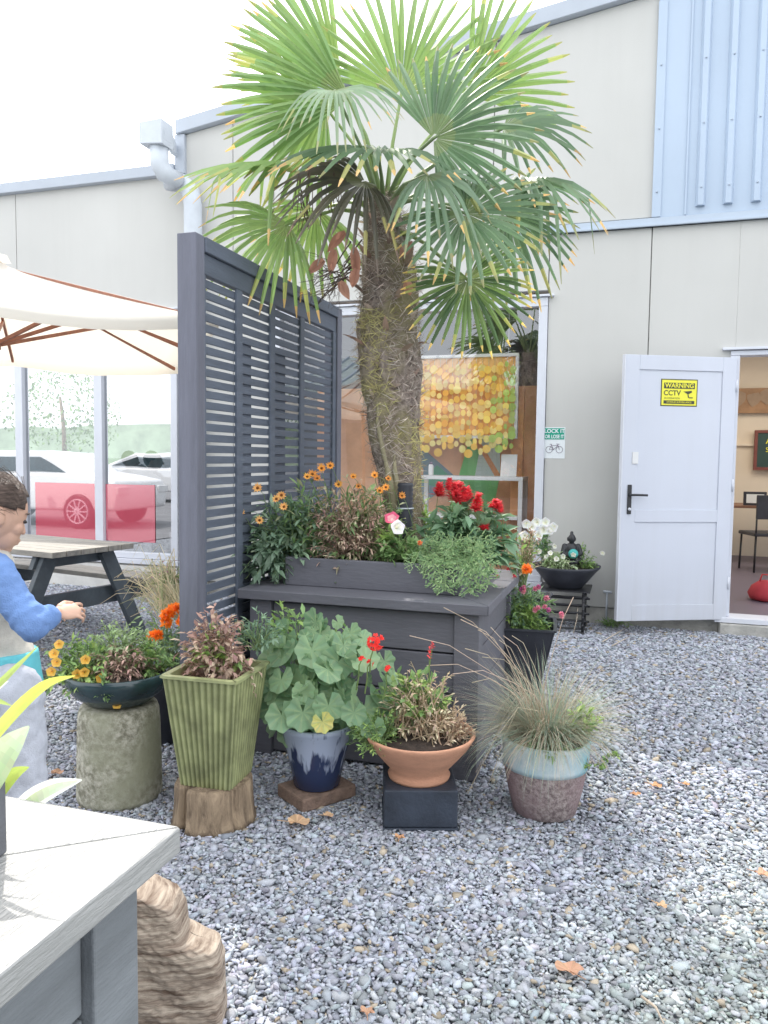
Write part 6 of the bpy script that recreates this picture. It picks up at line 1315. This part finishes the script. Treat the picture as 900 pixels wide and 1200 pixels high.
# ------------------------------------------------------------------ what the windows mirror: car park behind the viewer
def car(x, y, rz, paint, label, van=False):
    c = thing('parked_car', label, 'car', (x, y, 0), 'cars parked across the yard', rz); L_, W_ = 4.5, 1.78; Hh = 1.95 if van else 1.48
    prof = [(-2.2, .35), (-2.25, .65), (-2.15, .92), (-1.7, .98), (-.9, 1.05), (1.9, 1.0), (2.2, .85), (2.25, .5), (2.2, .30)] if not van else [(-2.2, .3), (-2.25, .9), (-2.1, 1.0), (-1.4, 1.1), (2.2, 1.1), (2.25, .5), (2.2, .30)]
    q = MB(); q.prism([(a, -W_ / 2, b_) for a, b_ in prof], (0, W_, 0)); q.build('body', paint, c, .07, True, 3)
    top = [(-1.2, 1.0), (-.5, Hh - .03), (0, Hh), (.9, Hh - .01), (1.9, 1.0)] if not van else [(-1.6, 1.05), (-.95, Hh), (2.1, Hh), (2.2, 1.05)]
    q = MB(); q.prism([(a, -W_ / 2 + .12, b_) for a, b_ in top], (0, W_ - .24, 0)); q.build('roof', paint, c, .06, True, 3)
    gl = [(-1.0, 1.06), (-.45, Hh - .12), (.85, Hh - .12), (1.6, 1.06)] if not van else [(-1.35, 1.12), (-.85, Hh - .15), (2.0, Hh - .15), (2.0, 1.12)]
    q = MB(); q.prism([(a, -W_ / 2 + .105, b_) for a, b_ in gl], (0, W_ - .21, 0)); q.build('window', 'greenglaze', c)
    for sx_ in (-1.4, 1.35):
        for sy_ in (-1, 1):
            wh = bpy.data.objects.new('wheel', None); col.objects.link(wh); wh.parent = c; wh.location = (sx_, sy_ * (W_ / 2 - .08), .33)
            q = MB(); q.tube([(0, -.11, 0), (0, -.09, 0), (0, .09, 0), (0, .11, 0)], [.29, .33, .33, .29], 28); q.build('tyre', 'black', wh)
            q = MB(); q.tube([(0, -.125, 0), (0, .125, 0)], .07, 12)
            for k in range(10): an = 2 * PI * k / 10; q.beam((0, sy_ * .118, 0), (.22 * math.cos(an), sy_ * .118, .22 * math.sin(an)), .02, .025, (0, 1, 0))
            q.tube([(.225 * math.cos(a), sy_ * .115, .225 * math.sin(a)) for a in np.linspace(0, 2 * PI, 29)], .014, 5, cap=False); q.build('rim', 'alu', wh)
    for sy_ in (-1, 1): q = MB(); q.box((-2.262, sy_ * .7 - .18, .66), (-2.20, sy_ * .7 + .18, .8)); q.build('headlight', 'white', c, .01)
    return c
flat('carwhite', (.8, .8, .8), .25); flat('carblue', (.08, .16, .42), .25); flat('carsilver', (.45, .48, .52), .25)
car(-11.3, .8, R(178), 'carwhite', 'white parked car mirrored in the left window panes')
car(-24.5, -8.5, R(200), 'carblue', 'blue parked car mirrored small in the left window'); car(-20.5, -9.5, R(190), 'carsilver', 'silver parked car mirrored in the left window'); car(-13.5, -7.0, R(150), 'carwhite', 'white parked car beyond the nearest one across the yard')
hb2 = thing('far_building', 'low building with a ribbed pale roof across the yard behind the viewer', 'building', (1, -5, 0))
q = MB(); q.box((-8.3, -10, 0), (9, -5.2, 3.05)); keep(q.build('wall', surf('grey_wall', (.16, .18, .20), .8)), hb2)
q = MB(); q.prism([(-8.6, -4.7, 3.05), (-8.6, -4.7, 3.2), (-8.6, -8.2, 4.35), (-8.6, -11, 3.3), (-8.6, -11, 3.15)], (18, 0, 0))
rr2 = MB()
for k in range(40): x = -8.5 + k * .45; rr2.beam((x, -4.75, 3.23), (x, -8.2, 4.38), .05, .05)
keep(q.build('roof', surf('pale_roof', (.42, .50, .50), .5)), hb2); keep(rr2.build('roof_ribs', 'flash'), hb2)
for k in range(5): q = MB(); q.box((-7 + k * 3, -5.19, .9), (-5.2 + k * 3, -5.15, 2.3)); keep(q.build('window', 'greenglaze'), hb2)
for k, (x, y, h_) in enumerate([(-16.6, -3, 6.5), (-11.9, 3.3, 3.2)]):
    po = thing('lamp_post' if k == 0 else 'awning_post', ['tall grey lamp post in the car park', 'slim grey post near the white car'][k], 'post', (x, y, 0)); q = MB(); q.tube([(0, 0, 0), (0, 0, h_)], .07, 12); q.build('pole', 'alu', po); q = MB(); q.box((-.12, -.12, 0), (.12, .12, .05)); q.build('base', 'alu', po)
    if k == 0: q = MB(); q.box((-.5, -.1, h_), (.1, .1, h_ + .1)); q.build('lamp_head', 'alu', po)
def tree(x, y, h_, r_, lb):
    t = thing('tree', lb, 'tree', (x, y, 0)); q = MB(); q.tube([(0, 0, 0), (.1, 0, h_ * .4), (0, .1, h_ * .75)], [.18, .13, .06], 10); q.build('trunk', 'stump', t)
    q = MB()
    for k in range(2600):
        c_, v = dome((0, 0, h_ * .6), r_, r_, h_ * .45, -.6)
        if noise.noise(c_ * .9) < -.12: continue
        q.blade(c_, rv(), ZU, rnd(.15, .28), .13, jit(random.choice(GR), .35), .3, 2)
    q.build('crown', 'leaf', t)
tree(-30, -22, 6, 3.2, 'round green tree across the car park'); tree(-22, -30, 7, 3.5, 'taller green tree far across the car park')
q = MB(); q.prism([(-90, -60, 0), (-10, -75, 0), (-10, -75, 4.6), (-50, -68, 5.2), (-90, -60, 4)], (0, -3, 0)); structure(q.build('hills', surf('green_hill', (.34, .44, .30), .9, .3, .3)))
q = MB(); q.add([(-60, -45, .0), (-7.5, -45, .0), (-7.5, 5.5, .0), (-60, 5.5, .0)], [(0, 1, 2, 3)]); structure(q.build('car_park', surf('asphalt', (.20, .20, .21), .9, .15, 2, .3, 60)))

# seated customers behind the left glass
def seated(px, Y_, face, top, hair_c, label):
    b0 = onY(px, 600, Y_); x, y = b0.x, b0.y; fz = .131; p_ = thing('person', label, 'person', (x, y, fz)); f = V((math.sin(face), math.cos(face), 0)); s_ = V((f.y, -f.x, 0)); B = lambda a, b2, z: V((x, y, fz)) + s_ * a + f * b2 + ZU * z
    q = MB(); caps(q, B(0, 0, .56), B(0, .02, .92), .13, .15); caps(q, B(0, .02, .95), B(0, .03, 1.08), .06, .05); ell(q, B(0, .05, 1.20), s_, f, ZU, .075, .095, .115); caps(q, B(0, .15, 1.19), B(0, .16, 1.175), .012, .014)
    for k in (-1, 1):
        caps(q, B(k * .09, 0, .52), B(k * .11, .42, .50), .085, .06); caps(q, B(k * .11, .42, .48), B(k * .11, .45, .09), .055, .035); caps(q, B(k * .11, .44, .04), B(k * .11, .60, .035), .04, .03)
        caps(q, B(k * .19, .02, .95), B(k * .22, .12, .68), .05, .04); caps(q, B(k * .22, .12, .68), B(k * .14, .36, .74), .038, .028); hand(q, B(k * .14, .37, .74), f, ZU, 1.1, .6); ell(q, B(k * .075, .04, 1.19), s_, f, ZU, .012, .02, .03)
    keep(fuse(q.build('body', 'skin'), .012, 3), p_)
    q = MB(); caps(q, B(0, 0, .52), B(0, .02, .93), .15, .17)
    for k in (-1, 1): caps(q, B(k * .16, .02, .97), B(k * .22, .12, .68), .062, .05); caps(q, B(k * .22, .12, .68), B(k * .15, .32, .73), .048, .038)
    keep(fuse(q.build('jacket', top), .014, 3), p_); q = MB(); caps(q, B(0, 0, .5), B(0, 0, .56), .15, .15)
    for k in (-1, 1): caps(q, B(k * .09, 0, .52), B(k * .11, .42, .50), .095, .072); caps(q, B(k * .11, .42, .48), B(k * .11, .45, .12), .066, .05)
    keep(fuse(q.build('trousers', 'tableleg'), .014, 3), p_); q = MB(); ell(q, B(0, .02, 1.23), s_, f, ZU, .084, .095, .10); keep(fuse(q.build('hair', hair_c), .01, 1), p_)
    for k in (-1, 1): q = MB(); ell(q, B(k * .11, .54, .04), s_, f, ZU, .045, .12, .04); q.build('shoe', 'black', p_) if False else keep(q.build('shoe', 'black'), p_)
seated(176, 7.75, R(70), 'black', 'black', 'person in pale top seated at a table behind the glass left of the screen')
seated(150, 8.25, R(80), 'black', 'ribwood', 'auburn haired person in dark top seated behind the glass')
bn = thing('bench_seat', 'dark bench behind the glass under the seated people', 'bench', (onY(165, 600, 8).x, 8, .131))
q = MB(); q.box((-.7, -.45, .38), (.5, .5, .43)); q.build('seat', 'black', bn, .005)
for a in (-.65, .42):
    for b2 in (-.4, .42): q = MB(); q.box((a, b2, 0), (a + .04, b2 + .04, .379)); q.build('leg', 'black', bn)
q = MB(); q.box((-.72, .51, .5), (.5, .55, 1.0)); q.build('backrest', 'black', bn, .004)
cx_ = onY(205, 600, 7.7).x; ct = thing('cafe_table', 'small table with a mug behind the glass beside the slatted screen', 'table', (cx_, 7.75, .131))
q = MB(); q.lathe([(.34, .70), (.35, .71), (.35, .73), (.01, .731)], 28); q.build('table_top', 'tabletop', ct); q = MB(); q.tube([(0, 0, .03), (0, 0, .70)], .03, 10); q.build('leg', 'black', ct); q = MB(); q.lathe([(.24, 0), (.22, .025), (.02, .03)], 20); q.build('base', 'black', ct)
mg = thing('mug', 'white mug on the small table behind the glass', 'mug', (cx_ - .14, 7.62, .8625)); q = MB(); q.lathe([(.03, 0), (.038, .01), (.04, .085), (.036, .085), (.034, .02)], 18); q.build('cup', 'white', mg); q = MB(); q.tube([(.038 + .018 * math.sin(a), 0, .045 + .025 * math.cos(a)) for a in np.linspace(0, PI, 8)], .005, 5, cap=False); q.build('handle', 'white', mg)
mp_ = thing('menu_sheet', 'large white menu sheet held open behind the glass', 'menu', (cx_ - .35, 7.62, 1.15)); q = MB(); q.prism([(-.12, 0, .13), (.18, -.05, -.05), (.10, -.02, -.17), (-.18, .03, .02)], (0, .003, 0)); q.build('sheet', 'white', mp_); q = MB(); q.prism([(-.12, .004, .13), (.18, -.046, -.05), (.20, .06, -.02), (-.10, .11, .15)], (0, .003, 0)); q.build('back_sheet', 'white', mp_)
